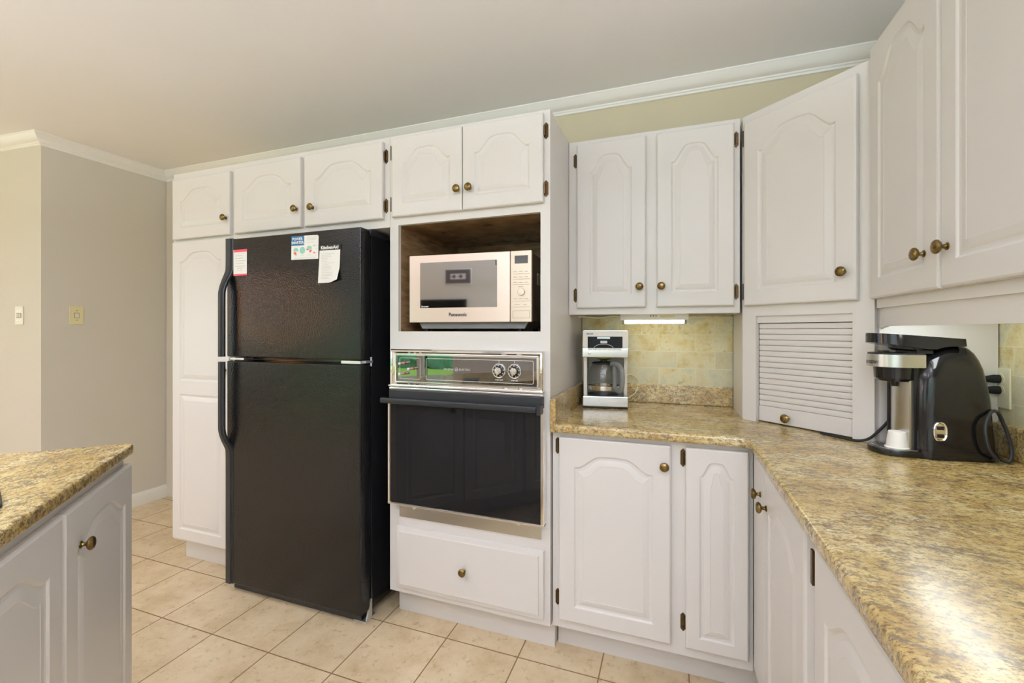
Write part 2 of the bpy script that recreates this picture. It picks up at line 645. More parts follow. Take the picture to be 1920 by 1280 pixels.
# tiled splashback fields
struct('wall_back_tiles', MB().box(-0.43, 0.262, YK - 0.010, YK, 0.985, 1.318), M['tileB'], smooth=False)
struct('wall_right_tiles', MB().box(XR - 0.018, XR, -0.5, 1.682, 0.985, 1.318), M['tileR'], smooth=False)

# outdoors, seen only mirrored in the oven's glass
struct('ground', MB().box(-30, 20, -30, YB - 0.12, -0.35, -0.25), M['lawn'], smooth=False)
bm = bmesh.new()
for i in range(20):
    x = -12 + i * 1.1 + random.uniform(-.3, .3)
    h = random.uniform(2.2, 4.6)
    mt = Matrix.Translation((x, -13 + random.uniform(-1, 1), h * 0.42 - 0.3)) @ Matrix.Diagonal((1.1, 1.1, h * 0.5, 1))
    r_ = bmesh.ops.create_icosphere(bm, subdivisions=3, radius=1.0, matrix=mt)
    for v_ in r_['verts']:
        v_.co += Vector((random.uniform(-.12, .12), random.uniform(-.12, .12), random.uniform(-.12, .12)))
hd = obj('hedge', bm, M['hedge'])
hd['kind'] = 'stuff'
tag(hd, 'green hedge beyond the lawn, mirrored in the oven control panel', 'hedge')

# ------------------------------------------------------------------ cabinet parts


def contour(w, h, m, arch, d, mb_=None, mt_=None, ns=14, na=36):
    """closed panel outline inset by d; door w x h, margin m, arch height (0 = square)"""
    x0, x1, z0 = m + d, w - m - d, (m if mb_ is None else mb_) + d
    zt = h - (m if mt_ is None else mt_) - d
    hw = (x1 - x0) / 2
    cx = (x0 + x1) / 2
    pts = []
    for i in range(ns):
        pts.append((x0 + (x1 - x0) * i / ns, z0))
    zs = zt - arch
    for i in range(ns):
        pts.append((x1, z0 + (zs - z0) * i / ns))

    def ah(s):
        s = abs(s)
        if arch == 0:
            return 0
        lo, hi = 0.36, 0.92
        if s <= lo:
            return arch * (1 - 0.06 * (s / lo) ** 2)
        if s >= hi:
            return 0.045 * arch * (s - hi) / (1 - hi)
        u = (s - lo) / (hi - lo)
        return arch * 0.94 * (0.45 * (1 - u) + 0.55 * (0.5 + 0.5 * cos(pi * u)))
    for i in range(na):
        s = 1 - 2 * i / na
        pts.append((cx + hw * s, zs + ah(s)))
    for i in range(ns):
        pts.append((x0, zs - (zs - z0) * i / ns))
    return pts


def slab_outline(w, h, d, db, dt, ns=14, na=36):
    """rectangle sampled to pair with contour(): same vertex count; bottom and top edges may be inset apart"""
    pts = []
    for i in range(ns):
        pts.append((d + (w - 2 * d) * i / ns, db))
    for i in range(ns):
        pts.append((w - d, db + (h - db - dt) * i / ns))
    for i in range(na):
        pts.append((w - d - (w - 2 * d) * i / na, h - dt))
    for i in range(ns):
        pts.append((d, h - dt - (h - db - dt) * i / ns))
    return pts


TH = 0.019


def door_mesh(w, h, m=0.055, arch=0.045, split=None, mb=None, zo=0.0, cb=1, ct=1):
    """raised-panel door, front at y=0 looking to -y, back at y=TH; split: height where a lower square panel meets an arched one"""
    mb = mb or MB()
    if split:
        door_mesh(w, split, m, 0.0, None, mb, 0.0, 1, 0)
        door_mesh(w, h - split, m, arch, None, mb, split, 0, 1)
        bmesh.ops.remove_doubles(mb.bm, verts=mb.bm.verts, dist=1e-5)
        return mb
    rings = []
    out = lambda d, y: [(x, y, z + zo) for x, z in slab_outline(w, h, d, d * cb, d * ct)]
    con = lambda d, y: [(x, y, z + zo) for x, z in contour(w, h, m, arch, d, None if cb else 0.037, None if ct else 0.037)]
    rings += [out(0.0, TH), out(0.0, 0.006), out(0.0018, 0.002), out(0.006, 0.0)]
    rings += [con(-0.002, 0.0), con(0.000, 0.0010), con(0.0035, 0.0042), con(0.008, 0.0050), con(0.013, 0.0046), con(0.0155, 0.0036),
              con(0.022, 0.0018), con(0.030, 0.0006), con(0.033, 0.0002), con(0.0345, 0.0009)]
    mb.loft(rings)
    return mb


KNOB = [(0.0085, 0), (0.0085, 0.002), (0.0055, 0.004), (0.0044, 0.008), (0.0050, 0.011), (0.0125, 0.0145), (0.0158, 0.0185), (0.0158, 0.0215),
        (0.0135, 0.0247), (0.009, 0.0267), (0.004, 0.0275), (0.0001, 0.0277)]


def knob(parent, x, y, z, tilt=0):
    mt = Matrix.Translation((x, y, z)) @ Matrix.Rotation(R(90), 4, 'X')
    return obj('knob', MB().lathe(KNOB, mt, 24), M['brass'], parent)


def hinge(parent, x, y, z, side, leaf=True, ln=0.064):
    """exposed hinge; the door lies on `side` (+1 right, -1 left); y is the face-frame front"""
    h = ln / 2
    b = MB()
    w = 0.0085
    poly = [(x - w, z - h * 0.72), (x, z - h), (x + w, z - h * 0.72), (x + w, z + h * 0.72), (x, z + h), (x - w, z + h * 0.72)]
    b.prism(poly, y - 0.003, y, to=lambda a, c, q_: (a, q_, c))
    bx = x + side * 0.006
    b.tube([(bx, y - 0.006, z - h * 0.62), (bx, y - 0.006, z - h * 0.1), (bx, y - 0.006, z + h * 0.62)], 0.0045, 8)
    for s in (-1, 1):
        b.lathe([(0.0025, 0), (0.0025, 0.002), (0.0001, 0.0028)], Matrix.Translation((x - side * 0.002, y - 0.003, z + s * h * 0.45)) @ Matrix.Rotation(R(90), 4, 'X'), 8)
    return obj('hinge', b, M['bronze'], parent)


def door(parent, x0, x1, z0, z1, kn=None, m=0.055, arch=0.045, hinges=None, face=0.0, name='door', label=None, split=None):
    """door on a cabinet whose face frame is at local y=face"""
    o = obj(name, door_mesh(x1 - x0, z1 - z0, m, arch, split), M['white'], parent, ang=14)
    o.location = (x0, face - TH - 0.001, z0)
    if label:
        o['label'] = label
    if kn:
        knob(o, kn[0] - x0, 0, kn[1] - z0)
    if hinges:
        side, zs = hinges
        for z_ in zs:
            hx = (x0 - 0.008 if side == 'L' else x1 + 0.008) - x0
            hinge(o, hx, TH + 0.001, z_ - z0, 1 if side == 'L' else -1)
    return o


def slim_hinges(o, x, zs, w=0.0025, ln=0.062):
    """the sliver that shows of a hinge seen from its edge"""
    for z_ in zs:
        obj('hinge', MB().box(x - w / 2, x + w / 2, -0.001, 0.004, z_ - ln / 2, z_ + ln / 2, 0.0008), M['bronze'], o)


# ---- pantry
FY = 1.63
p = thing('pantry_cabinet', 'tall white pantry cabinet left of the black refrigerator, by the beige wall', 'cabinet', (-2.535, FY, 0))
b = MB()
b.box(0, 0.452, 0.0, 0.60, 0.125, 2.09, 0.0015).box(0.001, 0.451, 0.065, 0.599, 0, 0.127)
obj('body', b, M['white'], p)
door(p, 0.018, 0.442, 1.733, 2.052, (0.418, 1.816), arch=0.06, m=0.06)
d_ = door(p, 0.018, 0.442, 0.140, 1.720, (0.412, 1.048), arch=0.05, m=0.060, split=0.808)

# ---- over the refrigerator
p = thing('overhead_cabinet', 'white two-door cabinet over the black refrigerator', 'cabinet', (-2.0825, FY, 0))
obj('body', MB().box(0, 0.929, 0.0, 0.60, 1.697, 2.09, 0.0015), M['white'], p)
o = door(p, 0.018, 0.448, 1.733, 2.062, (0.424, 1.818), arch=0.06, m=0.06)
door(p, 0.470, 0.903, 1.733, 2.068, (0.522, 1.816), arch=0.06, m=0.06, hinges=('R', (2.007, 1.792)))

# ---- oven cabinet
p = thing('oven_cabinet', 'tall white cabinet holding the microwave above the wall oven', 'cabinet', (-1.1525, FY, 0))
OW = 0.7175
b = MB()
b.box(0, 0.042, 0, 0.02, 0.125, 2.09).box(OW - 0.038, OW, 0, 0.02, 0.125, 2.09)
b.box(0.042, OW - 0.038, 0, 0.02, 0.125, 0.502).box(0.042, OW - 0.038, 0, 0.02, 1.165, 1.245).box(0.042, OW - 0.038, 0, 0.02, 1.703, 2.09)
obj('face_frame', b, M['white'], p, smooth=False)
b = MB()
b.box(0, 0.018, 0.02, 0.625, 0.125, 2.09).box(0, 0.018, 0.07, 0.625, 0, 0.125).box(OW - 0.018, OW, 0.02, 0.625, 0.125, 2.09).box(OW - 0.018, OW, 0.07, 0.625, 0, 0.125)
b.box(0.018, OW - 0.018, 0.02, 0.625, 2.07, 2.09).box(0.018, OW - 0.018, 0.60, 0.625, 0.125, 2.07)
b.box(0.018, OW - 0.018, 0.02, 0.60, 0.125, 0.143).box(0.018, OW - 0.018, 0.02, 0.60, 0.470, 0.490)
obj('carcass', b, M['white'], p, smooth=False)
obj('toe_kick', MB().box(0.018, OW - 0.018, 0.07, 0.088, 0, 0.1245), M['white'], p, smooth=False)
b = MB()
b.box(0.036, 0.042, 0.02, 0.58, 1.237, 1.712).box(OW - 0.038, OW - 0.032, 0.02, 0.58, 1.237, 1.712)
b.box(0.042, OW - 0.038, 0.57, 0.58, 1.237, 1.712).box(0.042, OW - 0.038, 0.02, 0.57, 1.703, 1.712).box(0.042, OW - 0.038, 0.02, 0.57, 1.237, 1.243)
tag(obj('niche_lining', b, M['veneer'], p, smooth=False), 'brown veneer lining of the microwave niche')
o = door(p, 0.020, 0.3545, 1.735, 2.074, (0.338, 1.819), arch=0.06, m=0.055)
slim_hinges(o, -0.003, (0.275, 0.055))
door(p, 0.3575, 0.694, 1.735, 2.074, (0.391, 1.820), arch=0.06, m=0.055, hinges=('R', (2.009, 1.789)))
# drawer: raised field with bevelled border
b = MB()
w_, h_ = 0.655, 0.262
rect = lambda d, y: [(d, y, d), (w_ - d, y, d), (w_ - d, y, h_ - d), (d, y, h_ - d)]
b.loft([rect(0, TH), rect(0, 0.010), rect(0.0015, 0.008), rect(0.018, 0.0045), rect(0.020, 0.0005), rect(0.023, 0.0)])
dr = obj('drawer', b, M['white'], p)
dr.location = (0.0395, -TH - 0.001, 0.150)
knob(dr, 0.3245, 0, 0.132)

# ---- base cabinet under the coffee maker
BY = 1.65
p = thing('base_cabinet', 'white two-door base cabinet between the wall oven and the corner, under the coffee maker', 'cabinet', (-0.430, BY, 0))
b = MB()
b.box(0.0, 0.683, 0.0, 0.58, 0.120, 0.864, 0.001).box(0.001, 0.72, 0.085, 0.579, 0, 0.122)
obj('body', b, M['white'], p)
o = door(p, 0.028, 0.426, 0.158, 0.848, (0.405, 0.778), arch=0.05, m=0.06, hinges=('L', (0.811, 0.235)))
o = door(p, 0.474, 0.668, 0.158, 0.848, None, arch=0.05, m=0.045, hinges=('L', (0.808, 0.238)))

# ---- right-hand run of base cabinets
p = thing('base_cabinet', 'white base cabinet run along the right wall with two brass knobs at the corner', 'cabinet', (0.270, 1.632, 0), R(-90))
b = MB()
b.box(0.02, 1.90, 0.0, 0.61, 0.120, 0.864, 0.001).box(0.0, 1.899, 0.075, 0.609, 0, 0.122)
obj('body', b, M['white'], p)
b = MB().box(0, 0.166, 0, TH, 0, 0.69, 0.003)
o = obj('door', b, M['white'], p)
o.location = (0.010, -TH - 0.001, 0.158)
knob(o, 0.118, 0, 0.599)
door(p, 0.180, 0.592, 0.158, 0.848, (0.216, 0.748), arch=0.05, m=0.06)
o = door(p, 0.660, 1.080, 0.158, 0.848, None, arch=0.05, m=0.06)
slim_hinges(o, -0.014, (0.642, 0.080), 0.012, 0.066)
door(p, 1.10, 1.52, 0.158, 0.848, None, arch=0.05, m=0.06)

# ---- wall cabinet on the back wall
p = thing('wall_cabinet', 'white two-door wall cabinet above the coffee maker on the back wall', 'cabinet', (-0.4335, 1.95, 1.319))
b = MB()
b.box(0, 0.686, 0, 0.02, 0, 0.768, 0.001).box(0, 0.018, 0.02, 0.31, 0, 0.768).box(0.668, 0.686, 0.02, 0.31, 0, 0.768)
b.box(0.018, 0.668, 0.02, 0.31, 0.006, 0.024).box(0.018, 0.668, 0.02, 0.31, 0.750, 0.768)
obj('body', b, M['white'], p, smooth=False)
door(p, 0.038, 0.330, 0.028, 0.748, (0.306, 0.114), arch=0.07, m=0.058, hinges=('L', (0.682, 0.086)))
door(p, 0.374, 0.664, 0.028, 0.748, (0.392, 0.113), arch=0.07, m=0.058, hinges=('R', (0.685, 0.084)))

# ---- diagonal corner cabinet with tambour garage
ang = math.atan2(-0.294, 0.324)
L = math.hypot(0.324, 0.294)
p = thing('corner_cabinet', 'white diagonal corner cabinet with a roll-up slatted door standing on the worktop', 'cabinet', (0.263, 1.956, 0.90), ang)
inv = (Matrix.Translation((0.263, 1.956, 0.90)) @ Matrix.Rotation(ang, 4, 'Z')).inverted()
loc2 = lambda x, y: (inv @ Vector((x, y, 0.90))).xy
b = MB()
# face frame
b.box(0, 0.054, 0, 0.02, 0, 1.19).box(0.378, L, 0, 0.02, 0, 1.19).box(0.054, 0.378, 0, 0.02, 0.405, 1.19)
obj('face_frame', b, M['white'], p, smooth=False)
# sides and top follow the two walls
b = MB()
for (xa, ya, xb, yb) in ((0.263, 1.975, 0.281, 2.24), (0.60, 1.664, 0.878, 1.684)):
    poly = [loc2(xa, ya), loc2(xb, ya), loc2(xb, yb), loc2(xa, yb)]
    b.prism(poly, 0, 1.19)
poly = [loc2(0.272, 1.965), loc2(0.597, 1.672), loc2(0.878, 1.684), loc2(0.878, 2.24), loc2(0.281, 2.24)]
b.prism(poly, 1.172, 1.19)
b.prism(poly, 0.42, 0.438)
obj('side_panels', b, M['white'], p, smooth=False)
o = door(p, 0.016, 0.398, 0.445, 1.158, (0.362, 0.538), arch=0.07, m=0.06)
slim_hinges(o, -0.002, (0.652, 0.055))
obj('header_rail', MB().box(0.054, 0.378, 0.010, 0.022, 0.378, 0.406), M['white'], p, smooth=False)
# tambour: slatted sheet with rounded slats, and a flat pull bar
prof = []
z0, z1, ns = 0.062, 0.377, 15
for i in range(ns):
    a = z0 + (z1 - z0) * i / ns
    h = (z1 - z0) / ns
    prof += [(0.026, a), (0.0205, a + 0.0015), (0.0185, a + h * 0.5), (0.0195, a + h * 0.9), (0.026, a + h)]
b = MB()
b.loft([[(x, y, z) for y, z in prof + [(0.030, z1), (0.030, z0)]] for x in (0.056, 0.376)])
tb = obj('tambour_door', b, M['white'], p, ang=25)
b = MB().box(0.056, 0.376, 0.016, 0.032, 0.004, 0.062, 0.002)
bar = obj('pull_bar', b, M['white'], tb)
knob(tb, 0.165, 0.016, 0.030)

# ---- wall cabinet on the right wall
p = thing('wall_cabinet', 'white wall cabinet on the right wall with two brass knobs, over the black brewer', 'cabinet', (0.590, 1.655, 1.318), R(-90))
b = MB()
b.box(0.0, 1.30, 0, 0.02, 0, 0.778).box(0.0, 1.30, 0.02, 0.305, 0.760, 0.778).box(0.0, 0.018, 0.02, 0.305, 0, 0.76).box(1.282, 1.30, 0.02, 0.305, 0, 0.76)
b.box(0.018, 1.282, 0.02, 0.305, 0.006, 0.024)
obj('body', b, M['grain'], p, smooth=False)
door(p, 0.004, 0.376, 0.027, 0.792, (0.317, 0.116), arch=0.07, m=0.06)
door(p, 0.384, 0.790, 0.027, 0.792, (0.413, 0.117), arch=0.07, m=0.06)
door(p, 0.80, 1.20, 0.027, 0.792, None, arch=0.07, m=0.06)
obj('valance', MB().box(0.030, 1.30, 0.008, 0.024, -0.055, 0.001), M['grain'], p, smooth=False)
obj('valance_end', MB().box(-0.006, 0.026, 0.010, 0.024, -0.060, 0.001), M['white'], p, smooth=False)

# ---- worktop with upstands
t_ = thing('worktop', 'L-shaped granite-look laminate worktop along the back and right walls', 'worktop', (0, 0, 0))
poly = [(-0.431, 2.258), (-0.431, 1.612), (0.214, 1.612), (0.234, 1.592), (0.234, -0.35), (0.898, -0.35), (0.898, 2.258)]
b = MB()
b.prism(poly, 0.866, 0.900, 0.011, 4, only=lambda m_: m_.y < 1.62 and m_.x < 0.25)
obj('slab', b, M['lam'], t_, ang=60)
UP = [(-0.408, 2.241), (0.262, 2.241)]
obj('back_upstand', MB().box(-0.409, 0.262, 2.240, 2.2595, 0.9005, 0.990, 0.004), M['lam'], t_)
obj('side_upstand', MB().box(-0.4325, -0.409, 1.611, 2.2595, 0.8665, 0.992, 0.004), M['lam'], t_)
obj('right_upstand', MB().box(0.862, 0.8815, -0.35, 1.662, 0.9005, 0.990, 0.004), M['lam'], t_)

# ---- island
isl0 = Vector((-0.6747, -0.0383, 0))
p = thing('base_cabinet', 'white island base cabinet in the left foreground with a brass knob', 'cabinet', isl0, R(135))
b = MB()
b.box(0.0, 1.292, 0.0, 0.60, 0.10, 0.866, 0.001).box(0.0, 1.25, 0.07, 0.55, 0, 0.101)
obj('body', b, M['white'], p)
door(p, 0.871, 1.298, 0.13, 0.838, (0.945, 0.738), arch=0.05, m=0.06)
door(p, 0.430, 0.8625, 0.13, 0.838, None, arch=0.05, m=0.06)
door(p, 0.005, 0.415, 0.13, 0.836, None, arch=0.05, m=0.06)
t_ = thing('island_worktop', 'granite-look laminate top of the island in the left foreground', 'worktop', isl0, R(135))
rc = 0.02
poly = [(-0.02, -0.026)]
poly += [(1.302 - rc + rc * sin(a), -0.026 + rc - rc * cos(a)) for a in [pi / 2 * i / 6 for i in range(7)]]
poly += [(1.302 - rc + rc * cos(a), 0.63 - rc + rc * sin(a)) for a in [pi / 2 * i / 6 for i in range(7)]] + [(-0.02, 0.63)]
obj('slab', MB().prism(poly, 0.867, 0.900, 0.008, 3), M['lamI'], t_, ang=60)

# ------------------------------------------------------------------ refrigerator
FX0, FX1 = -2.007, -1.228
fr = thing('refrigerator', 'black textured top-freezer refrigerator between the pantry and the oven cabinet', 'refrigerator', ((FX0 + FX1) / 2, 1.53, 0))
hw = (FX1 - FX0) / 2
b = MB()
b.box(-hw + 0.004, hw - 0.004, 0.075, 0.71, 0.03, 1.668, 0.006)
for sx in (-1, 1):
    for yy in (0.10, 0.66):
        b.lathe([(0.02, 0), (0.02, 0.035)], Matrix.Translation((sx * (hw - 0.06), yy, 0)), 12)
obj('body', b, M['blackgloss'], fr)
b = MB()
b.box(-hw + 0.012, hw - 0.012, 0.060, 0.076, 1.13, 1.676).box(-hw + 0.012, hw - 0.012, 0.060, 0.076, 0.055, 1.10)
obj('gasket', b, M['gasket'], fr)


def fridge_door(z0, z1, name):
    o = obj(name, MB().box(-hw, hw, 0.0, 0.062, z0, z1, 0.006, 3), M['fridge'], fr)
    return o


fz = fridge_door(1.124, 1.685, 'freezer_door')
fd = fridge_door(0.045, 1.104, 'fridge_door')


def fridge_handle(parent, pts):
    """bar that lies on the door edge at one end and bows out at the other; pts: (z, y offset)"""
    P = spline([(0, y, z) for z, y in pts], 6)
    rings = []
    for q_ in P:
        out = -q_.y
        x0 = -hw - 0.001
        x1 = -hw + 0.043 - 0.012 * min(1, out / 0.03)
        yf, yb_ = q_.y - 0.012, q_.y + 0.006
        z = q_.z
        rings.append([(x0, yb_, z), (x0, yf + 0.006, z), (x0 + 0.006, yf, z), (x1 - 0.012, yf, z), (x1 - 0.009, yf + 0.006, z), (x1 - 0.003, yf + 0.006, z), (x1, yf + 0.009, z), (x1, yb_, z)])
    return obj('handle', MB().loft(rings), M['blacksatin'], parent, ang=30)


fridge_handle(fz, [(1.686, 0.003), (1.60, 0.003), (1.545, 0.002), (1.525, -0.002), (1.475, -0.022), (1.435, -0.033), (1.40, -0.035), (1.25, -0.035), (1.126, -0.035)])
fridge_handle(fd, [(1.102, -0.035), (0.95, -0.035), (0.81, -0.035), (0.775, -0.033), (0.735, -0.022), (0.69, -0.002), (0.67, 0.002), (0.60, 0.003), (0.35, 0.003), (0.046, 0.003)])
# metal hinge at the seam, plate at the bottom, cover on top
b = MB()
b.box(hw - 0.105, hw - 0.004, 0.004, 0.062, 1.1075, 1.1205, 0.001).box(hw - 0.004, hw + 0.003, 0.030, 0.078, 1.109, 1.119, 0.001)
b.tube([(hw - 0.002, 0.072, 1.094), (hw - 0.002, 0.072, 1.134)], 0.004, 8)
tag(obj('centre_hinge', b, M['zinc'], fr), 'bright metal hinge in the seam between the two doors')
b = MB().box(-hw + 0.01, -hw + 0.10, 0.010, 0.060, 1.109, 1.119, 0.001)
tag(obj('seam_clip', b, M['zinc'], fr), 'bright metal strip at the handle side of the seam')
b = MB().prism([(0.036, 0.006), (0.074, 0.006), (0.074, 0.085), (0.066, 0.085)], hw - 0.004, hw + 0.002, to=lambda a, c, x: (x, a, c))
b.box(hw - 0.06, hw + 0.002, 0.03, 0.10, 0.0, 0.008)
tag(obj('foot_bracket', b, M['zinc'], fr), 'bright metal bracket at the bottom right corner')
obj('top_hinge_cover', MB().box(hw - 0.16, hw - 0.004, 0.075, 0.20, 1.660, 1.688, 0.006), M['blacksatin'], fr)
obj('base_grille', MB().box(-hw + 0.01, hw - 0.02, 0.03, 0.075, 0.004, 0.042, 0.004), M['blacksatin'], fr)

# papers on the freezer door
PY = 1.529


def sheet(name, label, cat, x0, x1, z0, z1, rot=0, mat='paper', curl=False):
    t_ = thing(name, label, cat, ((x0 + x1) / 2, PY, (z0 + z1) / 2))
    t_.rotation_euler = (0, R(rot), 0)
    w, h = (x1 - x0) / 2, (z1 - z0) / 2
    if curl:
        nx, nz = 10, 14
        vs, fs = [], []
        for j in range(nz + 1):
            for i in range(nx + 1):
                u, v_ = i / nx, j / nz
                x = -w + 2 * w * u
                z = -h + 2 * h * v_
                k = max(0, (u - 0.55) / 0.45) * max(0, (0.45 - v_) / 0.45)
                y = -0.0012 - 0.012 * k - 0.002 * max(0, 0.6 - v_)
                z += 0.012 * k * (1 if v_ < 0.3 else v_)
                vs.append((x - 0.006 * (1 - v_), y, z))
        for j in range(nz):
            for i in range(nx):
                a = j * (nx + 1) + i
                fs.append((a, a + 1, a + nx + 2, a + nx + 1))
        n_ = len(vs)
        vs += [(x, y + 0.0004, z) for x, y, z in vs]
        fs += [tuple(n_ + i for i in f[::-1]) for f in fs]
        mb = MB()
        mb._faces(vs, fs)
    else:
        c = 0.006
        poly = [(-w, -h), (w, -h), (w, h - c), (w - c, h), (-w, h)] if name == 'energy_card' else [(-w, -h), (w, -h), (w, h), (-w, h)]
        mb = MB().prism(poly, -0.0006, 0.0, to=lambda a, z, y: (a, y, z))
    obj('card', mb, M[mat], t_, smooth=False)
    return t_, w, h


def lines(parent, name, rows, y=-0.0010, mat='paperprint', t_=0.0006):
    b = MB()
    for x0, x1, z in rows:
        b.box(x0, x1, y - 0.0001, y, z - t_, z + t_)
    return obj(name, b, M[mat], parent, smooth=False)


t_, w, h = sheet('notice_card', 'small white notice with red bars at top and bottom beside the freezer handle', 'notice', -1.960, -1.874, 1.508, 1.631)
obj('red_bar', MB().box(-w + 0.003, w, -0.0011, -0.0006, h - 0.012, h), M['redprint'], t_, smooth=False)
obj('red_bar', MB().box(-w, w, -0.0011, -0.0006, -h, -h + 0.008), M['redprint'], t_, smooth=False)
lines(t_, 'printed_lines', [(-0.028, -0.016, 0.032), (-0.012, 0.014, 0.032), (-0.028, -0.016, 0.020), (-0.012, 0.022, 0.020), (-0.028, -0.016, 0.008), (-0.012, 0.036, 0.008),
                            (-0.028, -0.016, -0.004), (-0.012, 0.026, -0.004), (-0.034, 0.034, -0.017), (-0.02, 0.02, -0.026), (-0.014, -0.006, -0.036), (0.0, 0.014, -0.036)], t_=0.0008)
t_, w, h = sheet('energy_card', 'white card with a blue corner and pie charts on the freezer door', 'card', -1.603, -1.450, 1.5635, 1.668, 1.0)
obj('blue_block', MB().box(-w, -w + 0.073, -0.0011, -0.0006, h - 0.042, h), M['blueprint'], t_, smooth=False)
lettering('lettering', 'POWER.', 0.0165, M['inkwhite'], t_, (-w + 0.036, -0.0013, h - 0.0135), bold=0.0003)
lettering('lettering', 'SMARTER.', 0.0165, M['inkwhite'], t_, (-w + 0.037, -0.0013, h - 0.0295), bold=0.0003)


def disc(parent, name, cx, cz, r, a0, a1, mat, y=-0.0011):
    n = 24
    poly = [(cx, cz)] if abs(a1 - a0) < 360 else []
    k = n if poly else n - 1
    poly += [(cx + r * cos(R(a0 + (a1 - a0) * i / n)), cz + r * sin(R(a0 + (a1 - a0) * i / n))) for i in range(k + 1)]
    return obj(name, MB().prism(poly, y, y + 0.0004, to=lambda a, z, q_: (a, q_, z)), M[mat], parent, smooth=False)


disc(t_, 'pie_slice', -0.050, -0.014, 0.0145, -10, 190, 'mint')
disc(t_, 'pie_slice', -0.050, -0.017, 0.0145, 195, 290, 'coral')
disc(t_, 'pie_disc', -0.013, -0.012, 0.0155, 0, 360, 'mint')
disc(t_, 'pie_slice', 0.026, -0.008, 0.0150, 0, 180, 'mint')
disc(t_, 'pie_slice', 0.026, -0.0095, 0.0150, 165, 195, 'coral')
disc(t_, 'pie_slice', 0.026, -0.0095, 0.0150, 275, 350, 'coral')
disc(t_, 'legend_dot', 0.053, 0.006, 0.0038, 0, 360, 'mint')
disc(t_, 'legend_dot', 0.053, -0.025, 0.0038, 0, 360, 'coral')
lines(t_, 'printed_lines', [(0.008, 0.068, 0.044), (0.008, 0.066, 0.038), (0.008, 0.060, 0.032), (0.008, 0.055, 0.022), (-0.062, -0.04, -0.035), (-0.022, -0.004, -0.036), (0.016, 0.038, -0.034), (0.059, 0.070, 0.006), (0.059, 0.070, -0.008), (0.059, 0.07, -0.025), (-0.06, 0.06, -0.046)], t_=0.0005)
t_, w, h = sheet('instruction_sheet', 'white printed sheet with a black heading strip, curling on the freezer door', 'sheet', -1.444, -1.332, 1.455, 1.597, 0.5, curl=True)
b = MB().box(-w - 0.003, w + 0.002, -0.0026, 0.0, h - 0.001, h + 0.022, 0.001)
hs_ = tag(obj('heading_strip', b, M['inkblack'], t_), 'black heading strip')
lettering('lettering', 'KitchenAid', 0.0205, M['inkwhite'], hs_, (0, -0.0030, h + 0.0098), bold=0.0006, xs=1.03)
rows = []
for i in range(17):
    z = h - 0.016 - i * 0.0068
    yw = random.uniform(0.4, 0.95)
    rows.append((-w + 0.012, -w + 0.012 + (2 * w - 0.030) * yw, z))
lines(t_, 'printed_lines', rows, y=-0.0042, t_=0.0004)

# ------------------------------------------------------------------ microwave in the niche
MW_ROT = R(4.0)
mw = thing('microwave', 'champagne-silver microwave oven in the niche of the oven cabinet', 'microwave', (-1.072, 1.655, 1.2435), MW_ROT)
mw_w, mz0, mz1 = 0.545, 0.040, 0.328
b = MB()
b.box(0.006, mw_w - 0.004, 0.022, 0.40, mz0 + 0.002, mz1 - 0.004, 0.004)
for i in range(7):
    b.box(mw_w - 0.005, mw_w - 0.0025, 0.12 + i * 0.012, 0.126 + i * 0.012, 0.20, 0.25)
obj('body', b, simple('brown_grey_metal', lin(150, 136, 116), 0.35, 0.7), mw)
b = MB()
b.prism([(0.05, 0.014), (mw_w - 0.035, 0.014), (mw_w - 0.02, mz0), (0.035, mz0)], 0.025, 0.38, to=lambda a, z, y: (a, y, z))
obj('underside_tray', b, M['grey'], mw)
for xx in (0.06, mw_w - 0.06):
    for yy in (0.05, 0.33):
        obj('foot', MB().lathe([(0.012, 0), (0.013, 0.016)], Matrix.Translation((xx, yy, 0)), 12), M['blackmatt'], mw)
dw = 0.4545
md = obj('door', MB().box(0, dw, 0, 0.022, mz0, mz1, 0.003), M['champagne'], mw)
obj('door_window', MB().box(0.052, 0.400, -0.0012, 0.002, mz0 + 0.062, mz1 - 0.032, 0.0006), M['mirror'], md)
lettering('lettering', 'Panasonic', 0.021, M['inkblack'], md, (0.227, -0.0016, mz0 + 0.032), bold=0.0004)
lettering('lettering', 'Inverter', 0.0105, M['inkwhite'], md, (0.058, -0.0020, mz0 + 0.068), align='LEFT', bold=0.0003, italic=0.3)
obj('latch_slot', MB().box(0.3935, 0.397, -0.0018, 0, mz1 - 0.055, mz1 - 0.033), M['inkblack'], md, smooth=False)
cp = obj('control_panel', MB().box(dw + 0.0022, mw_w, 0, 0.022, mz0, mz1, 0.003), M['panelcream'], mw)
pc0 = dw + 0.0022
obj('display', MB().box(pc0 + 0.018, pc0 + 0.073, -0.001, 0.002, mz1 - 0.052, mz1 - 0.020), M['dkgrey'], cp, smooth=False)
for zz, k_ in ((0.090, 3), (0.112, 3), (0.134, 3), (0.200, 3), (0.224, 2)):
    for i in range(k_):
        ww = 0.069 / k_
        x_ = pc0 + 0.010 + i * ww
        obj('button', MB().box(x_ + 0.0006, x_ + ww - 0.0006, -0.0022, 0.002, mz1 - zz - 0.004, mz1 - zz, 0.0008), M['panelcream'], cp)
for x_, x2, z_ in [(pc0 + 0.012 + i * 0.023, pc0 + 0.028 + i * 0.023, mz1 - zz + 0.0055) for zz in (0.090, 0.112, 0.134, 0.200) for i in range(3)] + \
        [(pc0 + 0.016, pc0 + 0.038, mz1 - 0.218), (pc0 + 0.054, pc0 + 0.068, mz1 - 0.218), (pc0 + 0.032, pc0 + 0.054, mz1 - 0.146)]:
    lines(cp, 'button_caption', [(x_, x2, z_)], y=-0.0004, mat='grey', t_=0.0008)
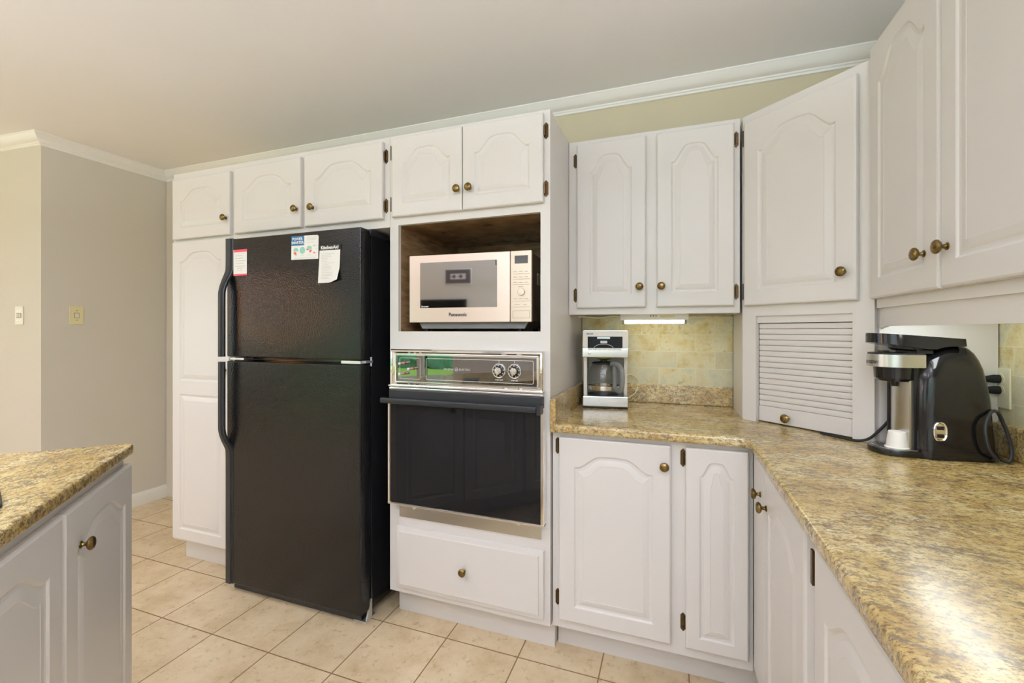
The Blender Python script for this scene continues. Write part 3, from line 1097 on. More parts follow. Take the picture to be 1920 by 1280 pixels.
obj('dial', MB().lathe([(0.0155, 0), (0.0150, 0.009), (0.0135, 0.0105), (0.0001, 0.011)], Matrix.Translation((pc0 + 0.046, 0, mz1 - 0.167)) @ Matrix.Rotation(R(90), 4, 'X'), 24), M['panelcream'], cp)
b = MB()
for a in (0, 1):
    b.box(pc0 + 0.010, pc0 + 0.080, -0.0006, 0.001, mz1 - 0.243 - a * 0.0285 - 0.0008, mz1 - 0.243 - a * 0.0285)
    b.box(pc0 + 0.010 + a * 0.0692, pc0 + 0.0108 + a * 0.0692, -0.0006, 0.001, mz1 - 0.2715, mz1 - 0.243)
obj('open_button_outline', b, M['dkgrey'], cp, smooth=False)
# ------------------------------------------------------------------ wall oven
ov = thing('wall_oven', 'built-in wall oven with black glass door and chrome-framed control panel below the microwave', 'oven', (-1.1525, FY, 0))
b = MB()
b.box(0.046, OW - 0.042, 0.0, 0.55, 0.506, 1.160)
obj('body', b, M['dkgrey'], ov, smooth=False)
# chrome control frame
x0, x1, z0, z1 = 0.022, OW - 0.020, 1.014, 1.170
b = MB()
rr = lambda d, y: [(x0 + d, y, z0 + d * 0.8), (x1 - d, y, z0 + d * 0.8), (x1 - d, y, z1 - d), (x0 + d, y, z1 - d)]
b.loft([rr(0, -0.001), rr(0, -0.026), rr(0.004, -0.030), rr(0.010, -0.031), rr(0.012, -0.028), rr(0.021, -0.022), rr(0.023, -0.026), rr(0.026, -0.026), rr(0.027, -0.012)])
b.box(x0 - 0.004, x1, -0.040, -0.018, z0 - 0.002, z0 + 0.006, 0.002).box(x0 - 0.003, x1, -0.036, -0.010, z0 - 0.014, z0 - 0.004, 0.003)
obj('control_frame', b, M['chrome'], ov)
cpn = obj('control_panel', MB().box(x0 + 0.026, x1 - 0.026, -0.0195, -0.010, z0 + 0.020, z1 - 0.026), M['panelglass'], ov, smooth=False)
px0, px1, pz0, pz1 = x0 + 0.026, x1 - 0.026, z0 + 0.020, z1 - 0.026


def outline(x0, x1, z0, z1, y, wd, r=0.006):
    pts = []
    for cx, cz, a0 in ((x1 - r, z1 - r, 0), (x0 + r, z1 - r, 90), (x0 + r, z0 + r, 180), (x1 - r, z0 + r, 270)):
        for i in range(5):
            a = R(a0 + 90 * i / 4)
            pts.append((cx, cz, cos(a), sin(a)))
    n = len(pts)
    b = MB()
    vs = [(x + r * ca, y, z + r * sa) for x, z, ca, sa in pts] + [(x + (r - wd) * ca, y, z + (r - wd) * sa) for x, z, ca, sa in pts]
    b._faces(vs, [(i, (i + 1) % n, n + (i + 1) % n, n + i) for i in range(n)])
    return b


obj('border_line', outline(px0 + 0.014, px0 + 0.115, pz0 + 0.010, pz1 - 0.010, -0.0198, 0.0016), M['ltgrey'], cpn, smooth=False)
obj('border_line', outline(px0 + 0.142, px1 - 0.014, pz0 + 0.010, pz1 - 0.010, -0.0198, 0.0020), M['ltgrey'], cpn, smooth=False)
pm = (pz0 + pz1) / 2
lettering('lettering', 'GENERAL', 0.0115, M['ltgrey'], cpn, (px0 + 0.248, -0.0199, pm + 0.002), xs=1.0)
lettering('lettering', 'ELECTRIC', 0.0115, M['ltgrey'], cpn, (px0 + 0.320, -0.0199, pm + 0.002), xs=1.0)
em = obj('emblem', outline(px0 + 0.2755, px0 + 0.2905, pm - 0.0055, pm + 0.0095, -0.0199, 0.0012, 0.0075), M['ltgrey'], cpn, smooth=False)
lettering('lettering', 'ge', 0.011, M['ltgrey'], em, (px0 + 0.283, -0.0199, pm + 0.003), italic=0.3)
for kx, cap in ((0.5165, 'OVEN TEMP'), (0.5805, 'OVEN SET')):
    mt = Matrix.Translation((kx, -0.0195, 1.092)) @ Matrix.Rotation(R(90), 4, 'X')
    k_ = obj('oven_knob', MB().lathe([(0.0285, 0), (0.0285, 0.005), (0.0262, 0.007), (0.0255, 0.004)], mt, 32), M['chrome'], cpn)
    obj('dial_face', MB().lathe([(0.0254, 0.0035), (0.018, 0.006), (0.0001, 0.0065)], mt, 32), M['blackgloss'], k_)
    b = MB().lathe([(0.0150, 0.006), (0.0140, 0.016), (0.012, 0.018), (0.0001, 0.0185)], mt, 24)
    b.box(kx - 0.0045, kx + 0.0045, -0.0195 - 0.026, -0.0195 - 0.012, 1.092 - 0.0145, 1.092 + 0.0145, 0.002)
    obj('grip', b, M['chrome'], k_)
    b = MB()
    for a in range(0, 360, 40):
        ca, sa = cos(R(a + 10)), sin(R(a + 10))
        b.box(kx + ca * 0.0205 - 0.0014, kx + ca * 0.0205 + 0.0014, -0.0195 - 0.0066, -0.0195 - 0.0050, 1.092 + sa * 0.0205 - 0.0018, 1.092 + sa * 0.0205 + 0.0018)
    obj('dial_marks', b, M['ltgrey'], k_, smooth=False)
    obj('pointer', MB().box(kx - 0.0008, kx + 0.0008, -0.0199, -0.0195, 1.123, 1.132), M['ltgrey'], cpn, smooth=False)
    lettering('lettering', cap, 0.0062, M['ltgrey'], cpn, (kx, -0.0199, 1.0555), bold=0.0002)
for sx_, sz_ in ((px0 + 0.036, pm + 0.022), (px0 + 0.036, pm - 0.022), (px0 + 0.078, pm)):
    mt = Matrix.Translation((sx_, -0.0195, sz_)) @ Matrix.Rotation(R(90), 4, 'X')
    s_ = obj('selector', MB().lathe([(0.0050, 0.004), (0.0050, 0.027), (0.0058, 0.028), (0.0058, 0.036), (0.0001, 0.037)], mt, 16), M['zinc'], cpn)
    obj('lens', MB().lathe([(0.0058, 0.0), (0.0058, 0.008), (0.0001, 0.0082)], mt, 16), M['orange'], s_)  # coloured disc standing in for the orange reflection at the rod's foot
# oven door
od = obj('door', MB().box(0.020, OW - 0.020, -0.034, -0.002, 0.518, 0.940, 0.003), M['ovenglass'], ov)
b = MB()
b.box(0.014, 0.026, -0.037, -0.001, 0.514, 0.958, 0.002).box(OW - 0.028, OW - 0.014, -0.037, -0.001, 0.514, 0.958, 0.002)
b.box(0.014, OW - 0.014, -0.039, -0.007, 0.513, 0.523, 0.003)
obj('chrome_edge', b, M['chrome'], od)
obj('viewing_window', MB().prism([(0.19, 0.735), (0.53, 0.735), (0.545, 0.75), (0.545, 0.885), (0.53, 0.90), (0.19, 0.90), (0.175, 0.885), (0.175, 0.75)], -0.0346, -0.0338, to=lambda a, z, y: (a, y, z)), M['innerwin'], od, smooth=False)
b = MB()
b.box(0.022, OW - 0.022, -0.042, -0.002, 0.940, 1.000, 0.004)
b.box(-0.004, OW - 0.036, -0.070, -0.052, 0.944, 0.968, 0.006).box(0.03, 0.06, -0.06, -0.03, 0.948, 0.966).box(OW - 0.09, OW - 0.06, -0.06, -0.03, 0.948, 0.966)
b.box(OW - 0.036, OW - 0.020, -0.066, -0.01, 0.936, 0.972, 0.003)
obj('handle', b, M['blacksatin'], od)
b = MB()
b.box(0.052, OW - 0.034, -0.006, -0.0005, 0.452, 0.512, 0.001)
kp = obj('kick_trim', b, M['steel'], ov)
for xx in (0.125, 0.59):
    obj('screw', MB().lathe([(0.007, 0), (0.007, 0.003), (0.004, 0.006), (0.0001, 0.0065)], Matrix.Translation((xx, -0.006, 0.498)) @ Matrix.Rotation(R(90), 4, 'X'), 10), M['zinc'], kp)

# ------------------------------------------------------------------ coffee maker with its jug
cm = thing('coffee_maker', 'white and steel drip coffee maker on the worktop beside the oven cabinet', 'coffee maker', (-0.380, 1.982, 0.900), R(8))
cw = 0.202
b = MB().box(0, cw, 0.0, 0.20, 0.008, 0.056, 0.006)
obj('base', b, M['steel'], cm)
obj('plinth', MB().box(0.003, cw - 0.003, 0.003, 0.197, 0, 0.010, 0.003), M['blackmatt'], cm)
obj('hot_plate', MB().lathe([(0.070, 0), (0.070, 0.003), (0.064, 0.004), (0.0001, 0.004)], Matrix.Translation((0.094, 0.075, 0.056)), 32), M['blacksatin'], cm)
obj('side_column', MB().box(0.004, 0.020, 0.03, 0.20, 0.055, 0.232, 0.003), M['whiteplastic'], cm)
obj('side_column', MB().box(cw - 0.018, cw - 0.002, 0.07, 0.20, 0.055, 0.232, 0.003), M['whiteplastic'], cm)
obj('water_tank', MB().box(0.022, cw - 0.022, 0.165, 0.20, 0.055, 0.232), M['midgrey'], cm, smooth=False)
obj('head', MB().box(0.001, cw - 0.001, 0.0, 0.20, 0.270, 0.346, 0.004), M['whiteplastic'], cm)
obj('lid', MB().box(0.004, cw - 0.004, 0.004, 0.196, 0.344, 0.350, 0.002), M['steel'], cm)
obj('steel_band', MB().box(-0.002, cw + 0.002, -0.002, 0.20, 0.228, 0.272, 0.006), M['steel'], cm)
dsp = obj('display_window', MB().box(0.024, cw - 0.026, -0.001, 0.004, 0.271, 0.322), M['screen'], cm, smooth=False)
obj('clock', MB().box(0.066, 0.122, -0.0016, 0, 0.312, 0.320), M['display'], dsp, smooth=False)
obj('indicator', MB().box(0.080, 0.110, -0.0016, 0, 0.292, 0.303), M['ltgrey'], dsp, smooth=False)
b = MB()
b.tube([(0.094 + 0.042 * cos(a), -0.0014, 0.270 + 0.018 * sin(a)) for a in [pi * i / 14 for i in range(15)]], 0.0011, 6)
obj('arc_mark', b, M['ltgrey'], dsp)
for i in range(7):
    x_ = 0.025 + i * 0.0209
    obj('button', MB().box(x_ + 0.0006, x_ + 0.0203, -0.0045, 0.002, 0.262, 0.271, 0.001), M['whiteplastic'], cm)
obj('power_button', MB().lathe([(0.006, 0), (0.006, 0.002), (0.004, 0.003), (0.0001, 0.003)], Matrix.Translation((0.032, -0.002, 0.248)) @ Matrix.Rotation(R(90), 4, 'X'), 16), M['chrome'], cm)
lettering('lettering', 'BRAUN', 0.0085, M['inkblack'], cm, (0.034, -0.0008, 0.334), bold=0.0002)
b = MB().lathe([(0.045, 0.232), (0.042, 0.222), (0.024, 0.215), (0.0001, 0.215)], Matrix.Translation((0.094, 0.085, 0)), 24)
obj('filter_basket', b, M['blacksatin'], cm)
b = MB().lathe([(0.0440, 0.2215), (0.0446, 0.2225), (0.0446, 0.2255), (0.0440, 0.2265)], Matrix.Translation((0.094, 0.085, 0)), 24)
tag(obj('filter_ring', b, simple('green_ring', lin(150, 190, 50), 0.4), cm), 'green ring under the filter basket')
b = MB()
b.tube(spline([(cw - 0.01, 0.205, 0.12), (cw + 0.02, 0.225, 0.135), (cw + 0.055, 0.23, 0.105), (cw + 0.045, 0.22, 0.05), (cw + 0.01, 0.20, 0.022)], 8), 0.0022, 8)
tag(obj('cord', b, M['whiteplastic'], cm), 'thin white cord looping behind the coffee maker')

jg = thing('coffee_jug', 'glass coffee jug with grey handle on the hot plate of the coffee maker', 'jug', (-0.380 + 0.094 * cos(R(8)) - 0.072 * sin(R(8)), 1.982 + 0.094 * sin(R(8)) + 0.072 * cos(R(8)), 0.9605))
jg.scale = (1.06, 1.06, 1.0)
outer = [(0.052, 0.0), (0.062, 0.004), (0.066, 0.014), (0.067, 0.03), (0.067, 0.075), (0.064, 0.100), (0.056, 0.122), (0.050, 0.130), (0.049, 0.134)]
inner = [(0.047, 0.134), (0.048, 0.129), (0.054, 0.121), (0.062, 0.099), (0.065, 0.075), (0.065, 0.03), (0.064, 0.015), (0.060, 0.006), (0.0001, 0.003)]
obj('glass_body', MB().lathe([(0.0001, 0.0)] + outer + inner, None, 40), M['jugglass'], jg, ang=60)
obj('steel_band', MB().lathe([(0.0674, 0.020), (0.0676, 0.021), (0.0676, 0.036), (0.0674, 0.037), (0.0668, 0.037), (0.0668, 0.020)], None, 40, closed=True), M['chrome'], jg)
obj('lid', MB().lathe([(0.0505, 0.134), (0.051, 0.140), (0.044, 0.144), (0.016, 0.146), (0.014, 0.152), (0.0001, 0.153)], None, 32), M['blacksatin'], jg)
ha = R(-40)
hd_ = Vector((cos(ha), sin(ha), 0))
P = spline([hd_ * 0.050 + Vector((0, 0, 0.136)), hd_ * 0.075 + Vector((0, 0, 0.137)), hd_ * 0.104 + Vector((0, 0, 0.122)), hd_ * 0.112 + Vector((0, 0, 0.085)),
            hd_ * 0.109 + Vector((0, 0, 0.040)), hd_ * 0.094 + Vector((0, 0, 0.020)), hd_ * 0.070 + Vector((0, 0, 0.028))], 6)
hb = MB().tube(P, 0.0125, 12, flat=0.8)
hb.tube([hd_ * 0.069 + Vector((0, 0, 0.026)), hd_ * 0.0685 + Vector((0, 0, 0.08)), hd_ * 0.066 + Vector((0, 0, 0.128))], 0.008, 10)
obj('handle', hb, M['grey'], jg)

# ------------------------------------------------------------------ single-cup brewer
KA = math.atan2(0.17, 0.985)
kb = thing('single_cup_brewer', 'black single-cup coffee brewer with its lid ajar, on the worktop by the right wall', 'coffee brewer', (0.728, 1.592, 0.900), KA)


def rrect(x0, x1, hw_, r, z, n=6, zt=None):
    r = min(r, (x1 - x0) / 2 - 1e-4, hw_ - 1e-4)
    pts = []
    for cx, cy, a0 in ((x1 - r, hw_ - r, 0), (x0 + r, hw_ - r, 90), (x0 + r, -hw_ + r, 180), (x1 - r, -hw_ + r, 270)):
        for i in range(n):
            a = R(a0 + 90 * i / (n - 1))
            pts.append((cx + r * cos(a), cy + r * sin(a), z))
    return pts


secs = [(0.000, -0.100, 0.078, 0.073, 0.028), (0.006, -0.104, 0.083, 0.077, 0.032), (0.024, -0.104, 0.083, 0.077, 0.032)]
b = MB().loft([rrect(a, c, w_, r, z) for z, a, c, w_, r in secs])
obj('base', b, M['blackgloss'], kb)
secs = [(0.0245, -0.104, 0.078, 0.076, 0.034), (0.10, -0.104, 0.074, 0.075, 0.036), (0.17, -0.104, 0.069, 0.074, 0.038), (0.215, -0.102, 0.063, 0.072, 0.04),
        (0.245, -0.097, 0.058, 0.069, 0.04), (0.268, -0.086, 0.052, 0.064, 0.04), (0.286, -0.069, 0.046, 0.056, 0.038), (0.298, -0.046, 0.038, 0.045, 0.03), (0.306, -0.018, 0.030, 0.032, 0.02), (0.310, 0.002, 0.020, 0.016, 0.008)]
body = obj('body', MB().loft([rrect(a, c, w_, r, z, 8) for z, a, c, w_, r in secs]), M['blackgloss'], kb, ang=60)


def dshape(xf, xb, hw_, n=16):
    """rounded nose towards -x, square towards +x"""
    pts = [(xb, hw_), ]
    for i in range(n + 1):
        a = pi / 2 + pi * i / n
        pts.append((xf + hw_ + hw_ * cos(a) * 1.0, hw_ * sin(a)))
    pts.append((xb, -hw_))
    return pts


b = MB().prism(dshape(-0.190, -0.085, 0.062), 0.0, 0.018, 0.004, 2)
tr_ = obj('drip_tray', b, M['blackgloss'], kb)
b = MB().prism(dshape(-0.182, -0.096, 0.054), 0.018, 0.0195)
gr_ = obj('drip_grille', b, M['steel'], tr_, smooth=False)
b = MB()
for i in range(6):
    x_ = -0.172 + i * 0.012
    b.box(x_, x_ + 0.004, -0.03, 0.03, 0.0194, 0.0198)
obj('slots', b, M['blackmatt'], gr_, smooth=False)
# steel column behind the cup
b = MB()
pts = [(-0.098, 0.040)] + [(-0.116 - 0.010 * (1 - (u / 0.040) ** 2), u) for u in [0.040 - 0.080 * i / 12 for i in range(13)]] + [(-0.098, -0.040)]
b.prism(pts, 0.0205, 0.248)
obj('steel_column', b, M['steel'], kb, ang=60)
obj('post', MB().box(-0.121, -0.115, 0.041, 0.047, 0.018, 0.25, 0.001), M['blackgloss'], kb)
obj('column_edge', MB().box(-0.109, -0.094, -0.046, 0.046, 0.012, 0.25, 0.002), M['blackgloss'], kb)
b = MB().prism(dshape(-0.192, -0.088, 0.060), 0.247, 0.282)
bn = obj('steel_band', b, M['steel'], kb, ang=60)
b = MB().prism(dshape(-0.190, -0.088, 0.058), 0.282, 0.286)
b.box(-0.165, -0.147, -0.012, 0.012, 0.285, 0.292, 0.002).box(-0.10, -0.06, -0.045, 0.045, 0.284, 0.296, 0.002)
obj('rim', b, M['blacksatin'], kb)
b = MB().lathe([(0.0001, 0.190), (0.008, 0.190), (0.010, 0.204), (0.040, 0.206), (0.047, 0.214), (0.049, 0.247)], Matrix.Translation((-0.128, 0, 0)), 32)
obj('pod_holder', b, M['blackgloss'], kb)
# lid, hinged at the rear and lifted
ld = MB()
nose = [(-0.195 + 0.062 - 0.062 * sin(pi * i / 16), 0.062 * cos(pi * i / 16)) for i in range(17)]
nose = [(0.006 - 0.139 * i / 8, 0.062) for i in range(8)] + nose + [(-0.133 + 0.139 * i / 8, -0.062) for i in range(1, 9)]
top, bot, botm = [], [], []
for x_, y_ in nose:
    k_ = (x_ + 0.195) / 0.201
    top.append((x_, y_ * 0.95, 0.3425 - 0.016 * k_))
    zb = 0.3155 - 0.0305 * k_ if k_ < 0.63 else min(0.3060, 0.2963 + (k_ - 0.63) * 0.07)
    bot.append((x_, y_, zb))
ld.loft([bot, top])
lo = obj('lid', ld, M['blackgloss'], kb, ang=40)
b = MB().lathe([(0.0001, 0.286), (0.034, 0.286), (0.043, 0.291), (0.045, 0.316)], Matrix.Translation((-0.122, 0, 0.006)) @ Matrix.Rotation(R(5), 4, 'Y'), 28)
obj('pod_piercer', b, M['blacksatin'], lo)
# rocker switch on the near side
sw = MB()
zc_, xc_ = 0.078, -0.066
sy = -0.0757
ring = lambda rx, rz, y: [(xc_ + rx * (abs(cos(a)) ** 0.75) * (1 if cos(a) > 0 else -1), y, zc_ + rz * (abs(sin(a)) ** 0.75) * (1 if sin(a) > 0 else -1)) for a in [2 * pi * i / 32 for i in range(32)]]
sw.loft([ring(0.0165, 0.0255, sy + 0.006), ring(0.0165, 0.0255, sy - 0.002), ring(0.0145, 0.0235, sy - 0.004), ring(0.0125, 0.0215, sy - 0.002), ring(0.0120, 0.021, sy - 0.0015)])
so = obj('switch_bezel', sw, M['chrome'], kb)
b = MB().box(xc_ - 0.0075, xc_ + 0.0075, sy - 0.004, sy + 0.002, zc_ + 0.005, zc_ + 0.015, 0.001).box(xc_ - 0.0075, xc_ + 0.0075, sy - 0.004, sy + 0.002, zc_ - 0.016, zc_ - 0.006, 0.001)
obj('rocker', b, M['blackgloss'], so)
lettering('lettering', 'BREW', 0.0130, M['inkblack'], bn, (-0.1942, -0.0101, 0.259), rz=R(-80.8), bold=0.0002)
# its cord: from the base, looping up the side of the wall
ki = (Matrix.Translation((0.728, 1.592, 0.900)) @ Matrix.Rotation(KA, 4, 'Z')).inverted()
W2 = [(0.770, 1.575, 0.912), (0.796, 1.520, 0.909), (0.789, 1.503, 0.918), (0.774, 1.503, 0.944), (0.768, 1.505, 0.990), (0.776, 1.512, 1.020), (0.795, 1.530, 1.036), (0.815, 1.545, 1.030),
      (0.830, 1.550, 0.996), (0.838, 1.545, 0.960), (0.840, 1.540, 0.930), (0.830, 1.530, 0.907), (0.818, 1.545, 0.908), (0.808, 1.572, 0.912)]
b = MB()
b.tube(spline([ki @ Vector(w_) for w_ in W2], 8), 0.0042, 8)
tag(obj('cord', b, M['blacksatin'], kb), 'black cord looped at the back of the brewer')
pl = lambda z, e: [Vector(v_) for v_ in ((0.876, 1.652, z), (0.862, 1.653, z), (0.846, 1.656, z - 0.001), (0.826, 1.668, z + e))]


def plug(parent, z, inv_, e):
    pts = [inv_ @ v_ for v_ in pl(z, e)]
    return obj('plug', MB().tube(pts, [0.0115, 0.0115, 0.0085, 0.0045], 12, flat=0.75), M['blackmatt'], parent)


plug(kb, 1.080, ki, -0.01)

# white cup turned over on the drip tray
cup = MB().lathe([(0.0275, 0), (0.0278, 0.002), (0.0242, 0.0035), (0.0222, 0.020), (0.0196, 0.044), (0.0186, 0.0455), (0.0001, 0.0455)], None, 36)
wc = Matrix.Translation((0.728, 1.592, 0.900)) @ Matrix.Rotation(KA, 4, 'Z') @ Vector((-0.137, -0.024, 0.0199))
cu = obj('coffee_pod', cup, M['cupwhite'])
cu.location = wc
tag(cu, 'white coffee pod turned upside down on the drip tray of the black brewer', 'coffee pod')

# cord of an appliance in the corner cabinet
pc_ = thing('power_cord', 'black power cord running from under the slatted corner door to the wall outlet', 'cord', (0, 0, 0))
path = [(0.470, 1.752, 0.9045), (0.515, 1.700, 0.9045), (0.545, 1.672, 0.9045), (0.572, 1.655, 0.918), (0.605, 1.655, 0.955), (0.650, 1.672, 1.00), (0.740, 1.676, 1.06), (0.810, 1.674, 1.105), (0.826, 1.668, 1.115)]
obj('cord', MB().tube(spline(path, 8), 0.0040, 8), M['blackmatt'], pc_)
plug(pc_, 1.112, Matrix(), 0.003)

# outlet and switches
t_ = thing('wall_outlet', 'almond double wall outlet on the tiled right wall beside the brewer', 'outlet', (0.8820, 1.652, 1.087), R(-90))
obj('plate', MB().box(-0.036, 0.036, -0.006, 0.0, -0.057, 0.057, 0.003), M['outlet'], t_)
for zz in (0.025, -0.007 - 0.0):
    b = MB().lathe([(0.0165, 0.0), (0.0165, 0.0015), (0.0001, 0.0016)], Matrix.Translation((0, -0.006, zz)) @ Matrix.Rotation(R(90), 4, 'X'), 20)
    s_ = obj('socket', b, M['outlet'], t_)
obj('screw', MB().lathe([(0.003, 0), (0.003, 0.001), (0.0001, 0.0014)], Matrix.Translation((0, -0.006, 0.009)) @ Matrix.Rotation(R(90), 4, 'X'), 10), M['zinc'], t_)

t_ = thing('light_switch', 'ivory single wall switch on the beige wall left of the pantry', 'switch', (XW, 1.716, 1.345), R(90))
obj('plate', MB().box(-0.036, 0.036, -0.006, 0, -0.058, 0.058, 0.003), M['ivory'], t_)
r_ = obj('rocker_surround', MB().box(-0.0125, 0.0125, -0.0066, -0.005, -0.0155, 0.0155), M['dkgrey'], t_, smooth=False)
obj('rocker', MB().box(-0.0105, 0.0105, -0.0095, -0.006, -0.0135, 0.0135, 0.002), M['cream'], r_)
for zz in (-0.030, 0.030):
    obj('screw', MB().lathe([(0.003, 0), (0.003, 0.001), (0.0001, 0.0013)], Matrix.Translation((0, -0.006, zz)) @ Matrix.Rotation(R(90), 4, 'X'), 10), M['grey'], t_)
sp_ = pc + dirw * 0.190
t_ = thing('light_switch', 'cream triple wall switch on the wall at the far left edge', 'switch', (sp_.x, sp_.y, 1.341), math.atan2(0.080, 0.9968))
obj('plate', MB().box(-0.036, 0.036, -0.006, 0, -0.057, 0.057, 0.003), M['cream'], t_)
for i in (-1, 0, 1):
    r_ = obj('toggle_surround', MB().box(i * 0.016 - 0.007, i * 0.016 + 0.007, -0.0066, -0.005, -0.0145, 0.0145), M['dkgrey'], t_, smooth=False)
    obj('toggle', MB().box(i * 0.016 - 0.0055, i * 0.016 + 0.0055, -0.010, -0.006, -0.0125, 0.0125, 0.002), M['cream'], r_)
for i in (-0.011, 0.011):
    for zz in (-0.032, 0.028):
        obj('screw', MB().lathe([(0.003, 0), (0.003, 0.001), (0.0001, 0.0013)], Matrix.Translation((i, -0.006, zz)) @ Matrix.Rotation(R(90), 4, 'X'), 10), M['chrome'], t_)

# ------------------------------------------------------------------ lamps, and unseen ones added as fill
t_ = thing('under_cabinet_light', 'lit white tube lamp under the wall cabinet on the back wall', 'lamp', (-0.075, 2.06, 1.325))
obj('housing', MB().box(-0.142, 0.142, -0.035, 0.04, -0.031, 0.0, 0.003), M['whiteplastic'], t_)
for i in range(3):
    obj('button', MB().lathe([(0.0028, 0), (0.0028, 0.002), (0.0001, 0.002)], Matrix.Translation((-0.012 + i * 0.011, -0.035, -0.012)) @ Matrix.Rotation(R(90), 4, 'X'), 8), M['blackmatt'], t_)
obj('rating_label', MB().box(0.028, 0.085, -0.0358, -0.0345, -0.020, -0.008), M['ivory'], t_, smooth=False)
obj('tube', MB().tube([(-0.124, -0.020, -0.037), (0, -0.020, -0.037), (0.124, -0.020, -0.037)], 0.0085, 14), M['tube'], t_)
b = MB()
for s_ in (-1, 1):
    b.box(s_ * 0.124, s_ * 0.134, -0.030, -0.008, -0.048, -0.028, 0.002)
obj('end_clips', b, M['grey'], t_)
cbl = MB().tube(spline([(-0.405, 2.03, 1.312), (-0.36, 2.0, 1.310), (-0.31, 2.01, 1.306), (-0.26, 2.03, 1.312), (-0.217, 2.05, 1.312)], 6), 0.0022, 6)
for v_ in cbl.bm.verts:
    v_.co -= Vector((-0.075, 2.06, 1.325))
obj('lead', cbl, M['ivory'], t_)
t_ = thing('under_cabinet_light', 'strip lamp under the right wall cabinet, mirrored as a glare on the worktop', 'lamp', (0.655, 1.41, 1.325))
obj('housing', MB().box(-0.035, 0.04, -0.19, 0.19, -0.028, 0.0, 0.003), M['whiteplastic'], t_)
obj('diffuser', MB().box(-0.022, 0.034, -0.17, 0.17, -0.042, -0.027, 0.004), M['tube2'], t_)
for lx, ly, lab in ((-1.0, -1.1, 'unseen frosted globe added as fill light over the kitchen floor behind the camera'),):  # no lamp known here; added for general fill
    t_ = thing('fill_globe', lab, 'lamp', (lx, ly, ZC))
    obj('globe', MB().lathe([(0.0001, -0.50)] + [(0.14 * sin(pi * i / 16), -0.36 - 0.14 * cos(pi * i / 16)) for i in range(1, 16)] + [(0.0001, -0.22)], None, 28), M['bowl'], t_)
    obj('stem', MB().tube([(0, 0, -0.22), (0, 0, -0.1), (0, 0, -0.001)], 0.008, 10), M['brass'], t_)
    obj('canopy', MB().lathe([(0.06, 0), (0.055, -0.02), (0.0001, -0.025)], None, 24), M['brass'], t_)
for lx, ly, pw, lab in ((-2.4, -0.8, 0.42, 'unseen uplighter added as ceiling fill between the kitchen and the dining side, left of the frame'), (0.40, -0.95, 1.35, 'unseen uplighter added as ceiling fill behind the camera by the right wall')):  # no lamps known here; added to lift the ceiling's brightness
    t_ = thing('fill_uplight', lab, 'lamp', (lx, ly, 0))
    obj('base', MB().lathe([(0.13, 0), (0.13, 0.015), (0.02, 0.03), (0.0001, 0.03)], None, 32), M['blacksatin'], t_)
    obj('pole', MB().tube([(0, 0, 0.02), (0, 0, 0.9), (0, 0, 1.74)], 0.011, 12), M['blacksatin'], t_)
    obj('bowl', MB().lathe([(0.0001, 1.735), (0.05, 1.74), (0.13, 1.78), (0.17, 1.84), (0.165, 1.842), (0.125, 1.786), (0.05, 1.75), (0.0001, 1.748)], None, 36), M['blacksatin'], t_)
    d = bpy.data.lights.new('fill_uplight_bulb', 'AREA')
    d.shape = 'DISK'
    d.size = 0.26
    d.color = (0.755, 0.835, 1.0)
    d.energy = FILL_UP * pw
    o = bpy.data.objects.new('fill_uplight_bulb', d)
    o.rotation_euler = (pi, 0, 0)
    o.location = (0, 0, 1.835)
    o.parent = t_
    C.objects.link(o)
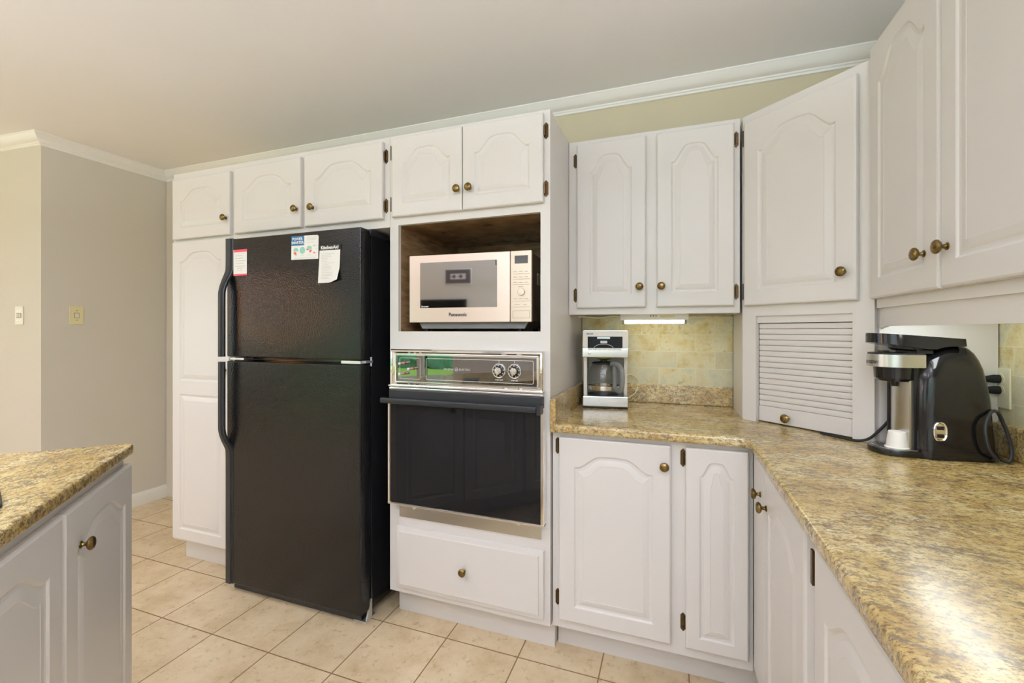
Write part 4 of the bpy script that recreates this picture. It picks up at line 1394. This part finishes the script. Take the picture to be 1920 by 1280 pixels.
for lx, ly, pw, lab in ((-1.95, 0.50, 1.3, 'round recessed fill light added in the ceiling above the island, just out of frame'), (-0.45, 0.85, 0.25, 'round recessed fill light added in the ceiling in front of the wall oven, just out of frame')):  # no lamps known here; added to throw light down on the floor
    t_ = thing('fill_downlight', lab, 'lamp', (lx, ly, ZC))
    obj('trim_ring', MB().lathe([(0.05, -0.001), (0.085, -0.001), (0.085, -0.006), (0.078, -0.010), (0.055, -0.006)], None, 32, closed=True), M['trim'], t_)
    d = bpy.data.lights.new('fill_downlight_bulb', 'AREA')
    d.shape = 'DISK'
    d.size = 0.10
    d.energy = FILL_DOWN * pw
    d.spread = R(100)
    d.color = (0.86, 0.89, 1.0)
    o = bpy.data.objects.new('fill_downlight_bulb', d)
    o.location = (0, 0, -0.008)
    o.parent = t_
    C.objects.link(o)
t_ = thing('pendant_lamp', 'amber pendant lamp on the dining side, mirrored as a glow on the freezer door', 'lamp', (-4.35, -0.85, ZC))
obj('cable', MB().tube([(0, 0, 0), (0, 0, -0.45), (0, 0, -0.86)], 0.004, 8), M['blackmatt'], t_)
obj('shade', MB().lathe([(0.03, -0.85), (0.09, -0.90), (0.14, -1.0), (0.135, -1.02), (0.0001, -1.02)], None, 28), M['shadeglow'], t_)

# seen in the microwave's mirror window
t_ = thing('picture', 'small framed picture on the wall behind the camera, mirrored in the microwave window', 'picture', (-2.36, YB + 0.012, 2.045))
obj('frame', MB().box(-0.215, 0.215, -0.010, 0.012, -0.125, 0.125, 0.006), M['silverframe'], t_)
obj('mount', MB().box(-0.195, 0.195, 0.010, 0.014, -0.105, 0.105), M['picmat'], t_, smooth=False)
obj('print', MB().box(-0.12, 0.12, 0.012, 0.016, -0.042, 0.042), M['ltgrey'], t_, smooth=False)
b = MB()
for s_ in (-0.06, 0.045):
    b.lathe([(0.026, 0), (0.026, 0.001), (0.0001, 0.001)], Matrix.Translation((s_, 0.016, 0)) @ Matrix.Rotation(R(-90), 4, 'X'), 14)
    b.box(s_ - 0.05, s_, 0.016, 0.017, -0.006, 0.006)
obj('motif', b, M['picmat'], t_, smooth=False)
t_ = thing('television', 'flat black television on the wall behind the camera, mirrored in the microwave window', 'television', (-2.59, YB + 0.03, 1.40))
obj('casing', MB().box(-0.36, 0.36, -0.03, 0.03, -0.24, 0.30, 0.008), M['blacksatin'], t_)
obj('screen', MB().box(-0.335, 0.335, 0.028, 0.032, -0.20, 0.28), M['screen'], t_, smooth=False)

# black object whose rounded tip shows on the island
bt = thing('tablet', 'flat black slab at the left edge lying on the island worktop', 'tablet', (-1.316, 0.416, 0.9005), R(70))
obj('case', MB().box(-0.085, 0.085, -0.055, 0.055, 0, 0.010, 0.004, 3), M['blacksatin'], bt)
